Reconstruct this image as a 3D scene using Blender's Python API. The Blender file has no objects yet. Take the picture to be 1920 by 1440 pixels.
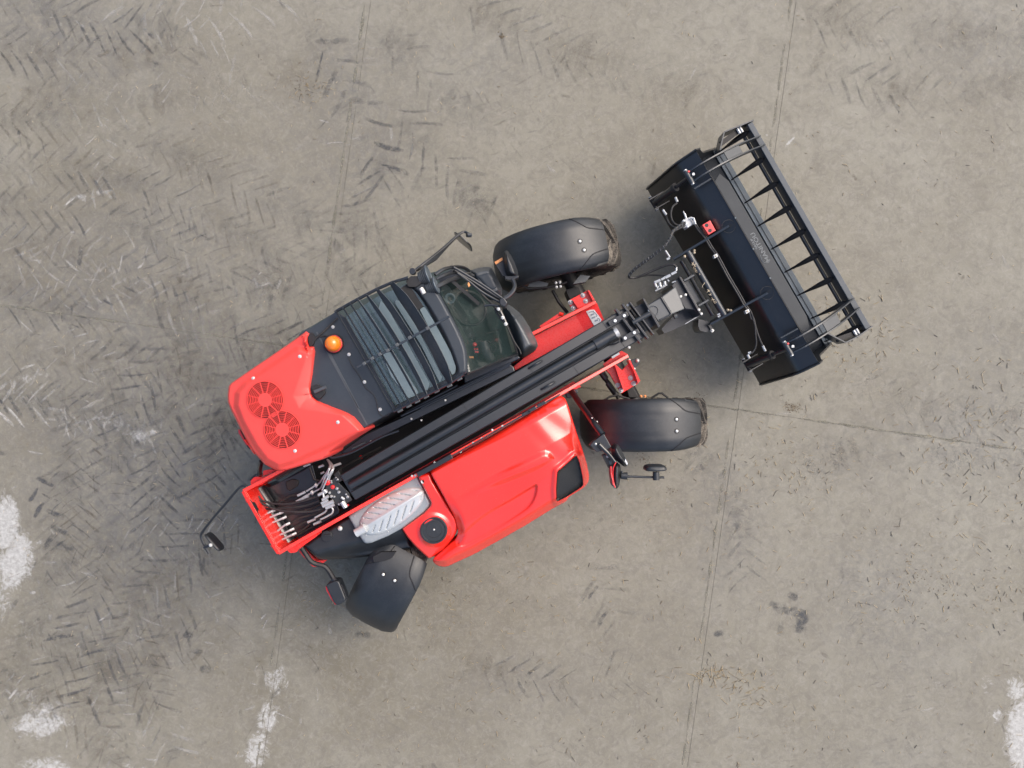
import bpy, bmesh, math, random
import numpy as np
from mathutils import Vector, Matrix
from mathutils.geometry import delaunay_2d_cdt
random.seed(7); rng = np.random.default_rng(7)
SC = bpy.context.scene
COL = SC.collection
R = math.radians

# ------------------------------------------------------------------ camera, light, exposure
CAMH = 8.7; FPX = 1440.0
cam = bpy.data.cameras.new('camera'); camo = bpy.data.objects.new('camera', cam); COL.objects.link(camo)
cam.sensor_width = 36; cam.lens = 27; cam.clip_end = 2000; cam.clip_start = 0.1
camo.location = (0, 0, CAMH); camo.rotation_euler = (0, 0, 0); SC.camera = camo

SUN_EL, SUN_AZ = R(48), R(28)         # azimuth measured from +x towards +y
w = bpy.data.worlds.new("World"); SC.world = w; w.use_nodes = True
nt = w.node_tree; nt.nodes.clear()
sky = nt.nodes.new('ShaderNodeTexSky'); sky.sky_type = 'NISHITA'; sky.sun_disc = False
sky.sun_elevation = SUN_EL; sky.sun_rotation = math.pi/2 - SUN_AZ
sky.dust_density = 5.0; sky.air_density = 1.0; sky.ozone_density = 1.0
bg = nt.nodes.new('ShaderNodeBackground'); bg.inputs['Strength'].default_value = 0.15
wo = nt.nodes.new('ShaderNodeOutputWorld')
nt.links.new(sky.outputs[0], bg.inputs[0]); nt.links.new(bg.outputs[0], wo.inputs[0])
sun = bpy.data.lights.new('sun', 'SUN'); sun.energy = 1.0; sun.angle = R(44); sun.color = (1.0, 0.94, 0.86)
suno = bpy.data.objects.new('sun', sun); COL.objects.link(suno)
sd = Vector((math.cos(SUN_EL)*math.cos(SUN_AZ), math.cos(SUN_EL)*math.sin(SUN_AZ), math.sin(SUN_EL)))
suno.rotation_euler = sd.to_track_quat('Z', 'Y').to_euler(); suno.location = (4, 2, 12)
vs = SC.view_settings
vs.view_transform = 'Standard'; vs.look = 'None'; vs.exposure = 0.63; vs.gamma = 1; vs.use_curve_mapping = False
SC.cycles.transparent_max_bounces = 32

# ------------------------------------------------------------------ helpers
def P(px, py, z):
    s = (CAMH - z) / FPX
    return Vector(((px - 960) * s, (720 - py) * s, z))
def zoomer(x0, y0, s): return lambda x, y: (x0 + x / s, y0 + y / s)
Z1 = zoomer(360, 560, 4.8); Z2 = zoomer(560, 480, 4.8); Z3 = zoomer(740, 380, 4.364); Z4 = zoomer(960, 520, 4.8)
Z5 = zoomer(1040, 700, 6); Z6 = zoomer(360, 820, 4.8); Z7 = zoomer(560, 860, 4); Z8 = zoomer(760, 720, 4)
B1 = zoomer(1160, 220, 6.4); B2 = zoomer(1160, 380, 6.4); B3 = zoomer(1340, 500, 6); B4 = zoomer(1340, 220, 4.8)
B5 = zoomer(1140, 520, 7.2)
V5 = zoomer(580, 850, 12)
V4 = zoomer(820, 500, 7.2)
def ZL(zf, pts): return [zf(*p) for p in pts]

def obj_from(name, verts, faces, mat, parent=None, smooth=True, bevel=0.0, seg=2, mats=None):
    me = bpy.data.meshes.new(name); me.from_pydata([tuple(v) for v in verts], [], faces)
    bm = bmesh.new(); bm.from_mesh(me)
    bmesh.ops.recalc_face_normals(bm, faces=bm.faces)
    bm.to_mesh(me); bm.free()
    me.materials.append(mat)
    if smooth:
        me.polygons.foreach_set('use_smooth', [True] * len(me.polygons))
        if not bevel: me.set_sharp_from_angle(angle=R(38))
    o = bpy.data.objects.new(name, me); COL.objects.link(o)
    if parent is not None:
        o.parent = parent
        if parent.parent is None: o.location = -Vector(parent.location)
    if bevel:
        b = o.modifiers.new('bevel', 'BEVEL'); b.width = bevel; b.segments = seg; b.limit_method = 'ANGLE'
        b.angle_limit = R(35); b.harden_normals = True
    return o

class MB:
    def __init__(s): s.v = []; s.f = []
    def add(s, v, f):
        n = len(s.v); s.v += [Vector(p) for p in v]; s.f += [[i + n for i in q] for q in f]; return s
    def prism3(s, top, bot):
        n = len(top)
        return s.add(list(top) + list(bot), [list(range(n)), list(range(2*n-1, n-1, -1))] + [[i, n+i, n+(i+1) % n, (i+1) % n] for i in range(n)])
    def prism(s, pts, zt, zb):
        n = len(pts); zt = zt if isinstance(zt, (list, tuple)) else [zt]*n
        top = [P(x, y, z) for (x, y), z in zip(pts, zt)]
        bot = [Vector((p.x, p.y, zb if not callable(zb) else zb(p.z))) for p in top]
        return s.prism3(top, bot)
    def slab(s, pts, zt, th):
        n = len(pts); zt = zt if isinstance(zt, (list, tuple)) else [zt]*n
        top = [P(x, y, z) for (x, y), z in zip(pts, zt)]
        return s.prism3(top, [p - Vector((0, 0, th)) for p in top])
    def bar(s, a, b, wd, ht, up=Vector((0, 0, 1)), off=(0, 0)):
        a = Vector(a); b = Vector(b); d = (b - a).normalized(); sx = d.cross(up).normalized(); u = sx.cross(d).normalized()
        a2 = a + sx*off[0] + u*off[1]; b2 = b + sx*off[0] + u*off[1]
        q = [sx*(wd/2)+u*(ht/2), -sx*(wd/2)+u*(ht/2), -sx*(wd/2)-u*(ht/2), sx*(wd/2)-u*(ht/2)]
        return s.add([a2+k for k in q] + [b2+k for k in q], [[0, 1, 2, 3], [7, 6, 5, 4]] + [[i, 4+i, 4+(i+1) % 4, (i+1) % 4] for i in range(4)])
    def tube(s, pts, r, n=10, cap=True):
        pts = [Vector(p) for p in pts]; m = len(pts); rr = r if isinstance(r, (list, tuple)) else [r]*m
        vs_ = []; ref = None
        for i, p in enumerate(pts):
            d = (pts[min(i+1, m-1)] - pts[max(i-1, 0)]).normalized()
            if ref is None: ref = d.orthogonal().normalized()
            a = (ref - d*ref.dot(d)).normalized(); b = d.cross(a); ref = a
            for k in range(n):
                t = 2*math.pi*k/n; vs_.append(p + (a*math.cos(t) + b*math.sin(t))*rr[i])
        fs = [[i*n+k, i*n+(k+1) % n, (i+1)*n+(k+1) % n, (i+1)*n+k] for i in range(m-1) for k in range(n)]
        if cap: fs += [list(range(n-1, -1, -1)), list(range((m-1)*n, m*n))]
        return s.add(vs_, fs)
    def cyl(s, c, r, h, n=20, axis=(0, 0, 1), r2=None):
        c = Vector(c); ax = Vector(axis).normalized()
        return s.tube([c, c + ax*h], [r, r if r2 is None else r2], n)
    def dome(s, c, r, h, n=14, m=5, flat=1.0):
        c = Vector(c); vs_ = []; fs = []
        for j in range(m):
            t = math.pi/2*j/m
            for k in range(n):
                a = 2*math.pi*k/n; vs_.append(c + Vector((r*math.cos(t)*math.cos(a), r*math.cos(t)*math.sin(a), h*math.sin(t)**flat)))
        vs_.append(c + Vector((0, 0, h)))
        fs += [[j*n+k, j*n+(k+1) % n, (j+1)*n+(k+1) % n, (j+1)*n+k] for j in range(m-1) for k in range(n)]
        fs += [[(m-1)*n+k, (m-1)*n+(k+1) % n, m*n] for k in range(n)] + [list(range(n-1, -1, -1))]
        return s.add(vs_, fs)
    def lathe(s, c, axis, prof, n=40):       # prof: (radius, along axis)
        c = Vector(c); ax = Vector(axis).normalized(); a = ax.orthogonal().normalized(); b = ax.cross(a); m = len(prof)
        vs_ = []
        for (r, h) in prof:
            for k in range(n):
                t = 2*math.pi*k/n; vs_.append(c + ax*h + (a*math.cos(t)+b*math.sin(t))*r)
        return s.add(vs_, [[i*n+k, i*n+(k+1) % n, (i+1)*n+(k+1) % n, (i+1)*n+k] for i in range(m-1) for k in range(n)])
    def torus(s, c, axis, r, r2, n=24, m=8, a0=0, a1=2*math.pi):
        c = Vector(c); ax = Vector(axis).normalized(); a = ax.orthogonal().normalized(); b = ax.cross(a)
        full = abs(a1-a0-2*math.pi) < 1e-6
        return s.tube([c + (a*math.cos(a0+(a1-a0)*k/n)+b*math.sin(a0+(a1-a0)*k/n))*r for k in range(n+1)], r2, m, not full)
    def build(s, name, mat, parent=None, **k): return obj_from(name, s.v, s.f, mat, parent, **k)

def smooth_path(pts, n=6):                    # Catmull-Rom through points (any dimension)
    pts = [tuple(p) for p in pts]
    if len(pts) < 3: return [Vector(p) for p in pts]
    q = [pts[0]] + pts + [pts[-1]]; out = []
    for i in range(1, len(q)-2):
        p0, p1, p2, p3 = (np.array(q[i+k-1]) for k in range(4))
        for j in range(n):
            t = j/n
            out.append(Vector(.5*((2*p1)+(-p0+p2)*t+(2*p0-5*p1+4*p2-p3)*t*t+(-p0+3*p1-3*p2+p3)*t**3)))
    out.append(Vector(pts[-1])); return out
def smooth_poly(pts, n=4):                    # closed Catmull-Rom
    m = len(pts); out = []
    for i in range(m):
        p0, p1, p2, p3 = (np.array(pts[(i+k-1) % m]) for k in range(4))
        for j in range(n):
            t = j/n; v = .5*((2*p1)+(-p0+p2)*t+(2*p0-5*p1+4*p2-p3)*t*t+(-p0+3*p1-3*p2+p3)*t**3)
            out.append((float(v[0]), float(v[1])))
    return out
def round_poly(pts, r=3.0, n=3):              # rounds corners with radius ~r pixels
    m = len(pts); out = []
    for i in range(m):
        a, b, c = (Vector(pts[(i+k-1) % m]) for k in range(3))
        d1 = (a-b); d2 = (c-b); l1 = min(r, d1.length*.45); l2 = min(r, d2.length*.45)
        s_ = b + d1.normalized()*l1; e = b + d2.normalized()*l2
        for j in range(n+1):
            t = j/n; v = s_*(1-t)**2 + b*2*t*(1-t) + e*t*t; out.append((v.x, v.y))
    return out
def seg_dist(poly, x, y, closed=True):
    p = np.array(poly, float); q = np.roll(p, -1, 0) if closed else p[1:]; p = p if closed else p[:-1]
    best = np.full(np.shape(x), 1e9)
    for (ax, ay), (bx, by) in zip(p, q):
        dx, dy = bx-ax, by-ay; L = dx*dx+dy*dy+1e-12
        t = np.clip(((x-ax)*dx+(y-ay)*dy)/L, 0, 1)
        best = np.minimum(best, np.hypot(x-ax-t*dx, y-ay-t*dy))
    return best
def inside(poly, x, y):
    c = np.zeros(np.shape(x), bool); n = len(poly)
    for i in range(n):
        (x1, y1), (x2, y2) = poly[i], poly[(i+1) % n]
        if y1 == y2: continue
        c ^= ((y1 > y) != (y2 > y)) & (x < (x2-x1)*(y-y1)/(y2-y1)+x1)
    return c
def sdist(poly, x, y):                        # positive inside
    d = seg_dist(poly, x, y); return np.where(inside(poly, x, y), d, -d)
def sstep(a, b, x):
    t = np.clip((x-a)/(b-a), 0, 1); return t*t*(3-2*t)

def shell(name, poly, zf, mat, parent, step=2.5, skirt=0.15, lines=()):
    """fine triangulated sheet over an outline; zf(px, py, dist to edge) gives its height"""
    b = []
    n = len(poly)
    for i in range(n):
        a = np.array(poly[i]); c = np.array(poly[(i+1) % n]); k = max(1, int(np.hypot(*(c-a))/step))
        for j in range(k): b.append(tuple(a+(c-a)*j/k))
    nb = len(b)
    xs = [p[0] for p in poly]; ys = [p[1] for p in poly]
    gx, gy = np.meshgrid(np.arange(min(xs), max(xs), step), np.arange(min(ys), max(ys), step*.87))
    gx = gx + (np.arange(gx.shape[0]) % 2)[:, None]*step*.5
    gx, gy = gx.ravel(), gy.ravel()
    ok = sdist(poly, gx, gy) > step*.55; gx, gy = gx[ok], gy[ok]
    ex = []
    for ln in lines:
        ok = seg_dist(ln, gx, gy, False) > step*.6; gx, gy = gx[ok], gy[ok]
        for i in range(len(ln)-1):
            a = np.array(ln[i]); c = np.array(ln[i+1]); k = max(1, int(np.hypot(*(c-a))/(step*.7)))
            ex += [tuple(a+(c-a)*j/k) for j in range(k)]
    if ex:
        e_ = np.array(ex); ok = sdist(poly, e_[:, 0], e_[:, 1]) > step*.4; ex = [p for p, q in zip(ex, ok) if q]
    pts = [Vector(p) for p in b] + [Vector((x, y)) for x, y in zip(gx, gy)] + [Vector(p) for p in ex]
    # thin rings close to the edge make its rounding crisp
    r = delaunay_2d_cdt(pts, [(i, (i+1) % nb) for i in range(nb)], [], 1, 1e-4)
    vv = r[0]; ff = [list(f) for f in r[2]]
    X = np.array([v[0] for v in vv]); Y = np.array([v[1] for v in vv]); D = seg_dist(poly, X, Y)
    Zv = zf(X, Y, D)
    V = [P(x, y, z) for x, y, z in zip(X, Y, Zv)]
    # find boundary edges for the skirt
    cnt = {}
    for f in ff:
        for i in range(len(f)):
            e = (f[i], f[(i+1) % len(f)]); cnt[tuple(sorted(e))] = cnt.get(tuple(sorted(e)), []) + [e]
    if skirt:
        m = {}
        for k, es in cnt.items():
            if len(es) == 1:
                a, c = es[0]
                for q in (a, c):
                    if q not in m:
                        m[q] = len(V); V.append(V[q] - Vector((0, 0, skirt)))
                ff.append([a, m[a], m[c], c])
    o = obj_from(name, V, ff, mat, parent); o.data.set_sharp_from_angle(angle=R(78)); return o

# ------------------------------------------------------------------ materials
def new_mat(name):
    m = bpy.data.materials.new(name); m.use_nodes = True; n = m.node_tree; n.nodes.clear()
    o = n.nodes.new('ShaderNodeOutputMaterial'); b = n.nodes.new('ShaderNodeBsdfPrincipled'); n.links.new(b.outputs[0], o.inputs[0])
    return m, n, b
def N(n, t, **k):
    q = n.nodes.new(t)
    for a, v in k.items():
        if a in q.inputs: q.inputs[a].default_value = v
        else: setattr(q, a, v)
    return q
def mat(name, c, rough=.4, metal=0, coat=0, dirt=.15, dirtc=(.25, .22, .18), bump=.02, bscale=900, var=.12, spec=.5, speck=0, coatr=.06):
    m, n, b = new_mat(name)
    tc = N(n, 'ShaderNodeTexCoord')
    n1 = N(n, 'ShaderNodeTexNoise', Scale=5.0, Detail=6.0, Roughness=.6); n.links.new(tc.outputs['Object'], n1.inputs['Vector'])
    n2 = N(n, 'ShaderNodeTexNoise', Scale=60.0, Detail=4.0, Roughness=.7); n.links.new(tc.outputs['Object'], n2.inputs['Vector'])
    mx = N(n, 'ShaderNodeMix', data_type='RGBA'); mx.inputs[6].default_value = tuple(x*(1-var) for x in c)+(1,); mx.inputs[7].default_value = tuple(min(1, x*(1+var)) for x in c)+(1,)
    n.links.new(n1.outputs[0], mx.inputs[0])
    ad = N(n, 'ShaderNodeMath', operation='MULTIPLY'); n.links.new(n1.outputs[0], ad.inputs[0]); n.links.new(n2.outputs[0], ad.inputs[1])
    mr = N(n, 'ShaderNodeMapRange'); mr.inputs[1].default_value = .22; mr.inputs[2].default_value = .42; mr.inputs[3].default_value = 0; mr.inputs[4].default_value = dirt
    n.links.new(ad.outputs[0], mr.inputs[0])
    m2 = N(n, 'ShaderNodeMix', data_type='RGBA'); m2.inputs[7].default_value = tuple(dirtc)+(1,)
    n.links.new(mr.outputs[0], m2.inputs[0]); n.links.new(mx.outputs[2], m2.inputs[6])
    last = m2.outputs[2]
    if speck:
        v = N(n, 'ShaderNodeTexVoronoi', Scale=70.0); n.links.new(tc.outputs['Object'], v.inputs['Vector'])
        lt = N(n, 'ShaderNodeMapRange'); lt.inputs[1].default_value = .10; lt.inputs[2].default_value = .16; lt.inputs[3].default_value = speck; lt.inputs[4].default_value = 0
        n.links.new(v.outputs['Distance'], lt.inputs[0])
        gt = N(n, 'ShaderNodeMath', operation='GREATER_THAN'); gt.inputs[1].default_value = .55; n.links.new(n1.outputs[0], gt.inputs[0])
        mm = N(n, 'ShaderNodeMath', operation='MULTIPLY'); n.links.new(lt.outputs[0], mm.inputs[0]); n.links.new(gt.outputs[0], mm.inputs[1])
        m3 = N(n, 'ShaderNodeMix', data_type='RGBA'); m3.inputs[7].default_value = tuple(x*.45 for x in c)+(1,)
        n.links.new(mm.outputs[0], m3.inputs[0]); n.links.new(last, m3.inputs[6]); last = m3.outputs[2]
    n.links.new(last, b.inputs['Base Color'])
    rr = N(n, 'ShaderNodeMapRange'); rr.inputs[3].default_value = max(.02, rough-.08); rr.inputs[4].default_value = min(1, rough+.12)
    n.links.new(n2.outputs[0], rr.inputs[0]); n.links.new(rr.outputs[0], b.inputs['Roughness'])
    b.inputs['Metallic'].default_value = metal; b.inputs['Specular IOR Level'].default_value = spec
    b.inputs['Coat Weight'].default_value = coat; b.inputs['Coat Roughness'].default_value = coatr
    if bump:
        n3 = N(n, 'ShaderNodeTexNoise', Scale=float(bscale), Detail=2.0); n.links.new(tc.outputs['Object'], n3.inputs['Vector'])
        bp = N(n, 'ShaderNodeBump', Strength=bump*5, Distance=.001); n.links.new(n3.outputs[0], bp.inputs['Height']); n.links.new(bp.outputs[0], b.inputs['Normal'])
    return m
def glass(name, c, a, rough=.05, spec=1.0):
    m, n, b = new_mat(name)
    b.inputs['Base Color'].default_value = c+(1,); b.inputs['Roughness'].default_value = rough; b.inputs['Alpha'].default_value = a
    b.inputs['Specular IOR Level'].default_value = spec; b.inputs['Coat Weight'].default_value = 1.0; b.inputs['Coat Roughness'].default_value = .03
    tc = N(n, 'ShaderNodeTexCoord'); n1 = N(n, 'ShaderNodeTexNoise', Scale=4.0, Detail=5.0); n.links.new(tc.outputs['Object'], n1.inputs['Vector'])
    mx = N(n, 'ShaderNodeMix', data_type='RGBA'); mx.inputs[6].default_value = tuple(x*.75 for x in c)+(1,); mx.inputs[7].default_value = tuple(x*1.3 for x in c)+(1,)
    n.links.new(n1.outputs[0], mx.inputs[0]); n.links.new(mx.outputs[2], b.inputs['Base Color'])
    return m

M = dict(
    red=mat('red_hood_paint', (.90, .030, .016), .22, coat=1., dirt=.02, bump=.0, var=.05, spec=.7, coatr=.1),
    cowl=mat('red_moulded_plastic', (.92, .072, .058), .38, coat=.3, dirt=.04, var=.05),
    frame=mat('red_frame_paint', (.85, .024, .014), .26, coat=.6, dirt=.12, var=.08, speck=.5),
    black=mat('black_gloss_paint', (.009, .011, .015), .32, coat=.4, dirt=.24, dirtc=(.055, .055, .058), spec=.7),
    matt=mat('black_matt_paint', (.014, .014, .016), .55, dirt=.15, dirtc=(.08, .07, .06)),
    fender=mat('black_fender_plastic', (.011, .014, .018), .46, dirt=.32, dirtc=(.055, .06, .068), bump=.05, bscale=500, spec=.75),
    roof=mat('dark_roof_paint', (.026, .035, .047), .45, dirt=.12, dirtc=(.12, .12, .12), bump=.04, spec=.6, speck=.7),
    grey=mat('grey_body_plastic', (.06, .068, .076), .42, dirt=.1, bump=.04, bscale=500, spec=.8),
    bucket=mat('bucket_black_paint', (.007, .009, .012), .34, coat=.55, dirt=.10, dirtc=(.045, .05, .055), spec=.7, coatr=.25),
    bucketgrey=mat('bucket_grey_paint', (.020, .028, .038), .42, dirt=.2, dirtc=(.11, .11, .11), spec=.9),
    slat=mat('guard_slat_paint', (.014, .017, .021), .42, dirt=.1, spec=.6),
    plate=mat('bucket_plate_paint', (.018, .024, .032), .55, dirt=.2, dirtc=(.07, .075, .08), spec=.35),
    letter=mat('raised_letter_paint', (.07, .085, .10), .5, dirt=.1),
    beam=mat('grab_beam_paint', (.045, .060, .078), .5, dirt=.15, spec=.6),
    edge=mat('worn_edge_steel', (.10, .125, .15), .45, metal=.3, dirt=.25),
    silver=mat('silver_silencer_skin', (.60, .63, .645), .36, metal=.3, dirt=.15, dirtc=(.5, .47, .42), var=.06),
    shield=mat('grey_shield_plate', (.34, .37, .39), .42, metal=.3, dirt=.2, dirtc=(.4, .38, .34), var=.08),
    steel=mat('bright_zinc_fittings', (.50, .52, .54), .32, metal=.35, dirt=.3, var=.15),
    bolt=mat('pale_bolt_heads', (.75, .75, .72), .35, metal=.3, dirt=.2),
    hose=mat('black_rubber_hose', (.022, .022, .024), .5, dirt=.15),
    tyre=mat('dusty_tyre_rubber', (.06, .055, .05), .85, dirt=.9, dirtc=(.30, .265, .22), var=.5, spec=.2),
    tyredark=mat('dark_tyre_rubber', (.022, .02, .02), .8, dirt=.3, var=.3, spec=.2),
    amber=None, white=mat('white_sticker', (.8, .82, .84), .4, dirt=.1), ink=mat('grey_print_ink', (.25, .3, .36), .5, dirt=0),
    orange=mat('orange_sticker', (.85, .35, .12), .4, dirt=.05), redlens=mat('red_lens', (.75, .03, .03), .15, coat=1, dirt=0),
    interior=mat('cab_interior', (.04, .058, .056), .6, dirt=.4, dirtc=(.13, .17, .17)),
    pale=mat('pale_blue_grey', (.15, .20, .225), .3, dirt=.5, dirtc=(.2, .25, .27)),
    roofglass=glass('tinted_roof_glass', (.07, .11, .13), .66, .12),
    windscreen=glass('green_windscreen_glass', (.03, .052, .050), .46, .12),
    chalk=mat('yellow_paint_pen', (.6, .5, .36), .7, dirt=0),
)
m, n, b = new_mat('amber_lens'); b.inputs['Base Color'].default_value = (.90, .22, .008, 1); b.inputs['Roughness'].default_value = .12
b.inputs['Coat Weight'].default_value = 1; M['amber'] = m

# ------------------------------------------------------------------ the setting: ground and concrete slabs
ANG = -8.08
gc, gs = math.cos(R(ANG)), math.sin(R(ANG))
def ground_mats():
    m, n, b = new_mat('stained_concrete')
    geo = N(n, 'ShaderNodeNewGeometry')
    at = N(n, 'ShaderNodeAttribute', attribute_name='stain'); sp = N(n, 'ShaderNodeSeparateColor'); n.links.new(at.outputs['Color'], sp.inputs[0])
    def noise(scale, detail=6, rough=.6, dist=0.):
        q = N(n, 'ShaderNodeTexNoise', Scale=float(scale), Detail=float(detail), Roughness=rough, Distortion=float(dist)); n.links.new(geo.outputs['Position'], q.inputs['Vector']); return q.outputs[0]
    def rng_(src, a, bb, c=0., d=1.):
        q = N(n, 'ShaderNodeMapRange'); n.links.new(src, q.inputs[0])
        for i, v in enumerate((a, bb, c, d)): q.inputs[i+1].default_value = v
        return q.outputs[0]
    def mixc(f, a, bb):
        q = N(n, 'ShaderNodeMix', data_type='RGBA')
        if hasattr(f, 'links'): n.links.new(f, q.inputs[0])
        else: q.inputs[0].default_value = f
        for s_, i in ((a, 6), (bb, 7)):
            if isinstance(s_, tuple): q.inputs[i].default_value = s_+(1,)
            else: n.links.new(s_, q.inputs[i])
        return q.outputs[2]
    def mth(op, a, bb):
        q = N(n, 'ShaderNodeMath', operation=op)
        for i, s_ in enumerate((a, bb)):
            if hasattr(s_, 'links'): n.links.new(s_, q.inputs[i])
            else: q.inputs[i].default_value = s_
        return q.outputs[0]
    c = mixc(rng_(noise(.55, 5, .6, .4), .35, .65), (.232, .216, .171), (.280, .266, .218))
    c = mixc(mth('MULTIPLY', sp.outputs[1], rng_(noise(1.3, 7, .68, .8), .36, .62, .1, 1.)), c, (.160, .142, .100))       # brown film of mud
    c = mixc(rng_(noise(6, 8, .7, 1.6), .44, .64, 0, .45), c, (.150, .137, .118))
    c = mixc(rng_(noise(14, 7, .78, 1.6), .48, .70, 0, .5), c, (.36, .342, .305))
    c = mixc(rng_(noise(2.2, 7, .72, 1.5), .5, .68, 0, .30), c, (.170, .156, .130))
    # dark rubbed areas
    dk = mth('MULTIPLY', rng_(noise(7, 8, .72, 1.6), .38, .62), sp.outputs[2])
    c = mixc(mth('MULTIPLY', dk, .8), c, (.125, .125, .128))
    # washed pale areas with eroded edges
    pn = mth('ADD', sp.outputs[0], mth('MULTIPLY', mth('SUBTRACT', noise(9, 9, .78, 1.2), .5), 2.1))
    pl = rng_(pn, .48, .80)
    c = mixc(mth('MULTIPLY', pl, .9), c, mixc(rng_(noise(24, 7, .7), .35, .65), (.36, .355, .34), (.60, .60, .58)))
    # pitting
    v = N(n, 'ShaderNodeTexVoronoi', Scale=26.0); n.links.new(geo.outputs['Position'], v.inputs['Vector'])
    pit = rng_(v.outputs['Distance'], .05, .13, 1, 0)
    pit = mth('MULTIPLY', pit, rng_(noise(11, 3), .52, .62))
    c = mixc(mth('MULTIPLY', pit, .6), c, (.12, .105, .09))
    fine = noise(170, 4, .8)
    c = mixc(rng_(fine, .3, .7, 0, .34), c, mixc(.5, c, (.1, .09, .08)))
    n.links.new(c, b.inputs['Base Color'])
    n.links.new(rng_(noise(5, 4), .3, .7, .62, .85), b.inputs['Roughness']); b.inputs['Specular IOR Level'].default_value = .35
    hb = mth('ADD', mth('MULTIPLY', noise(30, 8, .75), .7), mth('MULTIPLY', noise(220, 3, .7), .3))
    bp = N(n, 'ShaderNodeBump', Strength=.5, Distance=.008); n.links.new(hb, bp.inputs['Height']); n.links.new(bp.outputs[0], b.inputs['Normal'])
    return m
GM = ground_mats()
subm = mat('dark_joint_soil', (.15, .135, .11), .9, dirt=.3)
g = MB().add([(-600, -600, -.0065), (600, -600, -.0065), (600, 600, -.0065), (-600, 600, -.0065)], [[0, 1, 2, 3]]).build('ground', subm)
g['kind'] = 'structure'

# stain masks, gaussian blobs given in photograph pixels (x, y, rx, ry, rot, value)
PALE = [(12, 985, 28, 62, 0, .95), (28, 1050, 36, 62, 10, .9), (5, 1120, 34, 60, 0, .55), (80, 1352, 60, 34, -10, .75), (60, 1300, 50, 24, 0, .42), (130, 1190, 30, 60, 20, .32), (60, 1180, 60, 50, 0, .30),
        (90, 1440, 60, 24, 0, .7), (262, 818, 22, 14, 30, .8), (285, 812, 15, 9, -40, .72), (222, 798, 12, 8, 0, .6), (190, 788, 26, 9, 10, .5), (140, 790, 40, 14, 0, .42), (60, 760, 60, 34, 0, .36),
        (518, 1275, 26, 36, 15, .62), (502, 1345, 22, 38, 20, .72), (482, 1405, 26, 40, 15, .75), (540, 1310, 34, 40, 0, .34), (445, 1418, 12, 8, 0, .6), (245, 1390, 24, 6, 35, .55), (235, 1432, 20, 6, 30, .6),
        (1918, 1380, 34, 76, 0, .98), (1905, 1290, 20, 28, 0, .72), (1848, 1285, 18, 20, 0, .52), (1760, 1285, 12, 14, 0, .45), (1870, 1345, 26, 22, 0, .5),
        (150, 368, 14, 8, 0, .6), (185, 360, 8, 6, 0, .55), (60, 480, 60, 10, 10, .42), (150, 480, 14, 22, 0, .42), (490, 530, 16, 10, -30, .42), (668, 265, 24, 14, 60, .45), (30, 575, 24, 8, 0, .5),
        (90, 700, 50, 12, 0, .4), (40, 710, 40, 12, 0, .45), (110, 40, 30, 14, 30, .4), (60, 20, 22, 14, 0, .42), (1424, 240, 5, 3, 30, .85), (1437, 250, 6, 4, 30, .8), (1483, 264, 9, 3, -45, .95), (1475, 274, 4, 6, 0, .85), (1297, 234, 4, 3, 0, .5)]
BROWN = [(560, 150, 60, 40, 20, .9), (300, 250, 420, 260, 0, .5), (150, 700, 380, 260, 0, .55), (250, 1150, 420, 260, 0, .75), (520, 1300, 420, 200, 0, .6), (700, 1150, 300, 200, 0, .5), (1487, 765, 14, 8, 0, .9), (100, 420, 300, 250, 0, .5), (1250, 1300, 400, 180, 0, .3)]
DARK = [(120, 60, 220, 110, 20, .85), (180, 560, 300, 160, 0, .8), (260, 880, 230, 170, 20, 1.), (300, 1000, 170, 160, 0, .8), (250, 1180, 170, 120, 20, .6), (420, 690, 160, 90, -20, .5), (640, 150, 90, 120, 30, .6), (690, 290, 80, 100, 40, .6),
        (1840, 810, 170, 100, 0, .7), (1850, 80, 140, 90, 0, .6), (1670, 1180, 160, 90, 30, .5), (1650, 1080, 110, 80, 0, .45), (1365, 1000, 70, 130, 10, .55), (1340, 880, 50, 80, 0, .45), (1870, 640, 110, 60, 0, .4), (960, 1280, 160, 60, 0, .35), (430, 380, 300, 120, 0, .4), (900, 120, 120, 70, 0, .4), (1580, 860, 90, 60, 0, .4), (1700, 1430, 120, 60, 0, .3)]
def blobs(L, X, Y):
    o = np.zeros_like(X)
    for (x, y, rx, ry, a, v) in L:
        c_, s_ = math.cos(R(a)), math.sin(R(a)); dx, dy = X-x, Y-y
        u, w_ = dx*c_+dy*s_, -dx*s_+dy*c_
        o = np.maximum(o, v*np.exp(-((u/rx)**2+(w_/ry)**2)**1.6*.69)) if L is PALE else 1-(1-o)*(1-v*np.exp(-(u/rx)**2-(w_/ry)**2)*.9)
    return o
O0 = P(1384, 768, 0)             # joint crossing nearest the bucket
SX, SY = 4.77, 5.6
GAP = .0018
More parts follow.
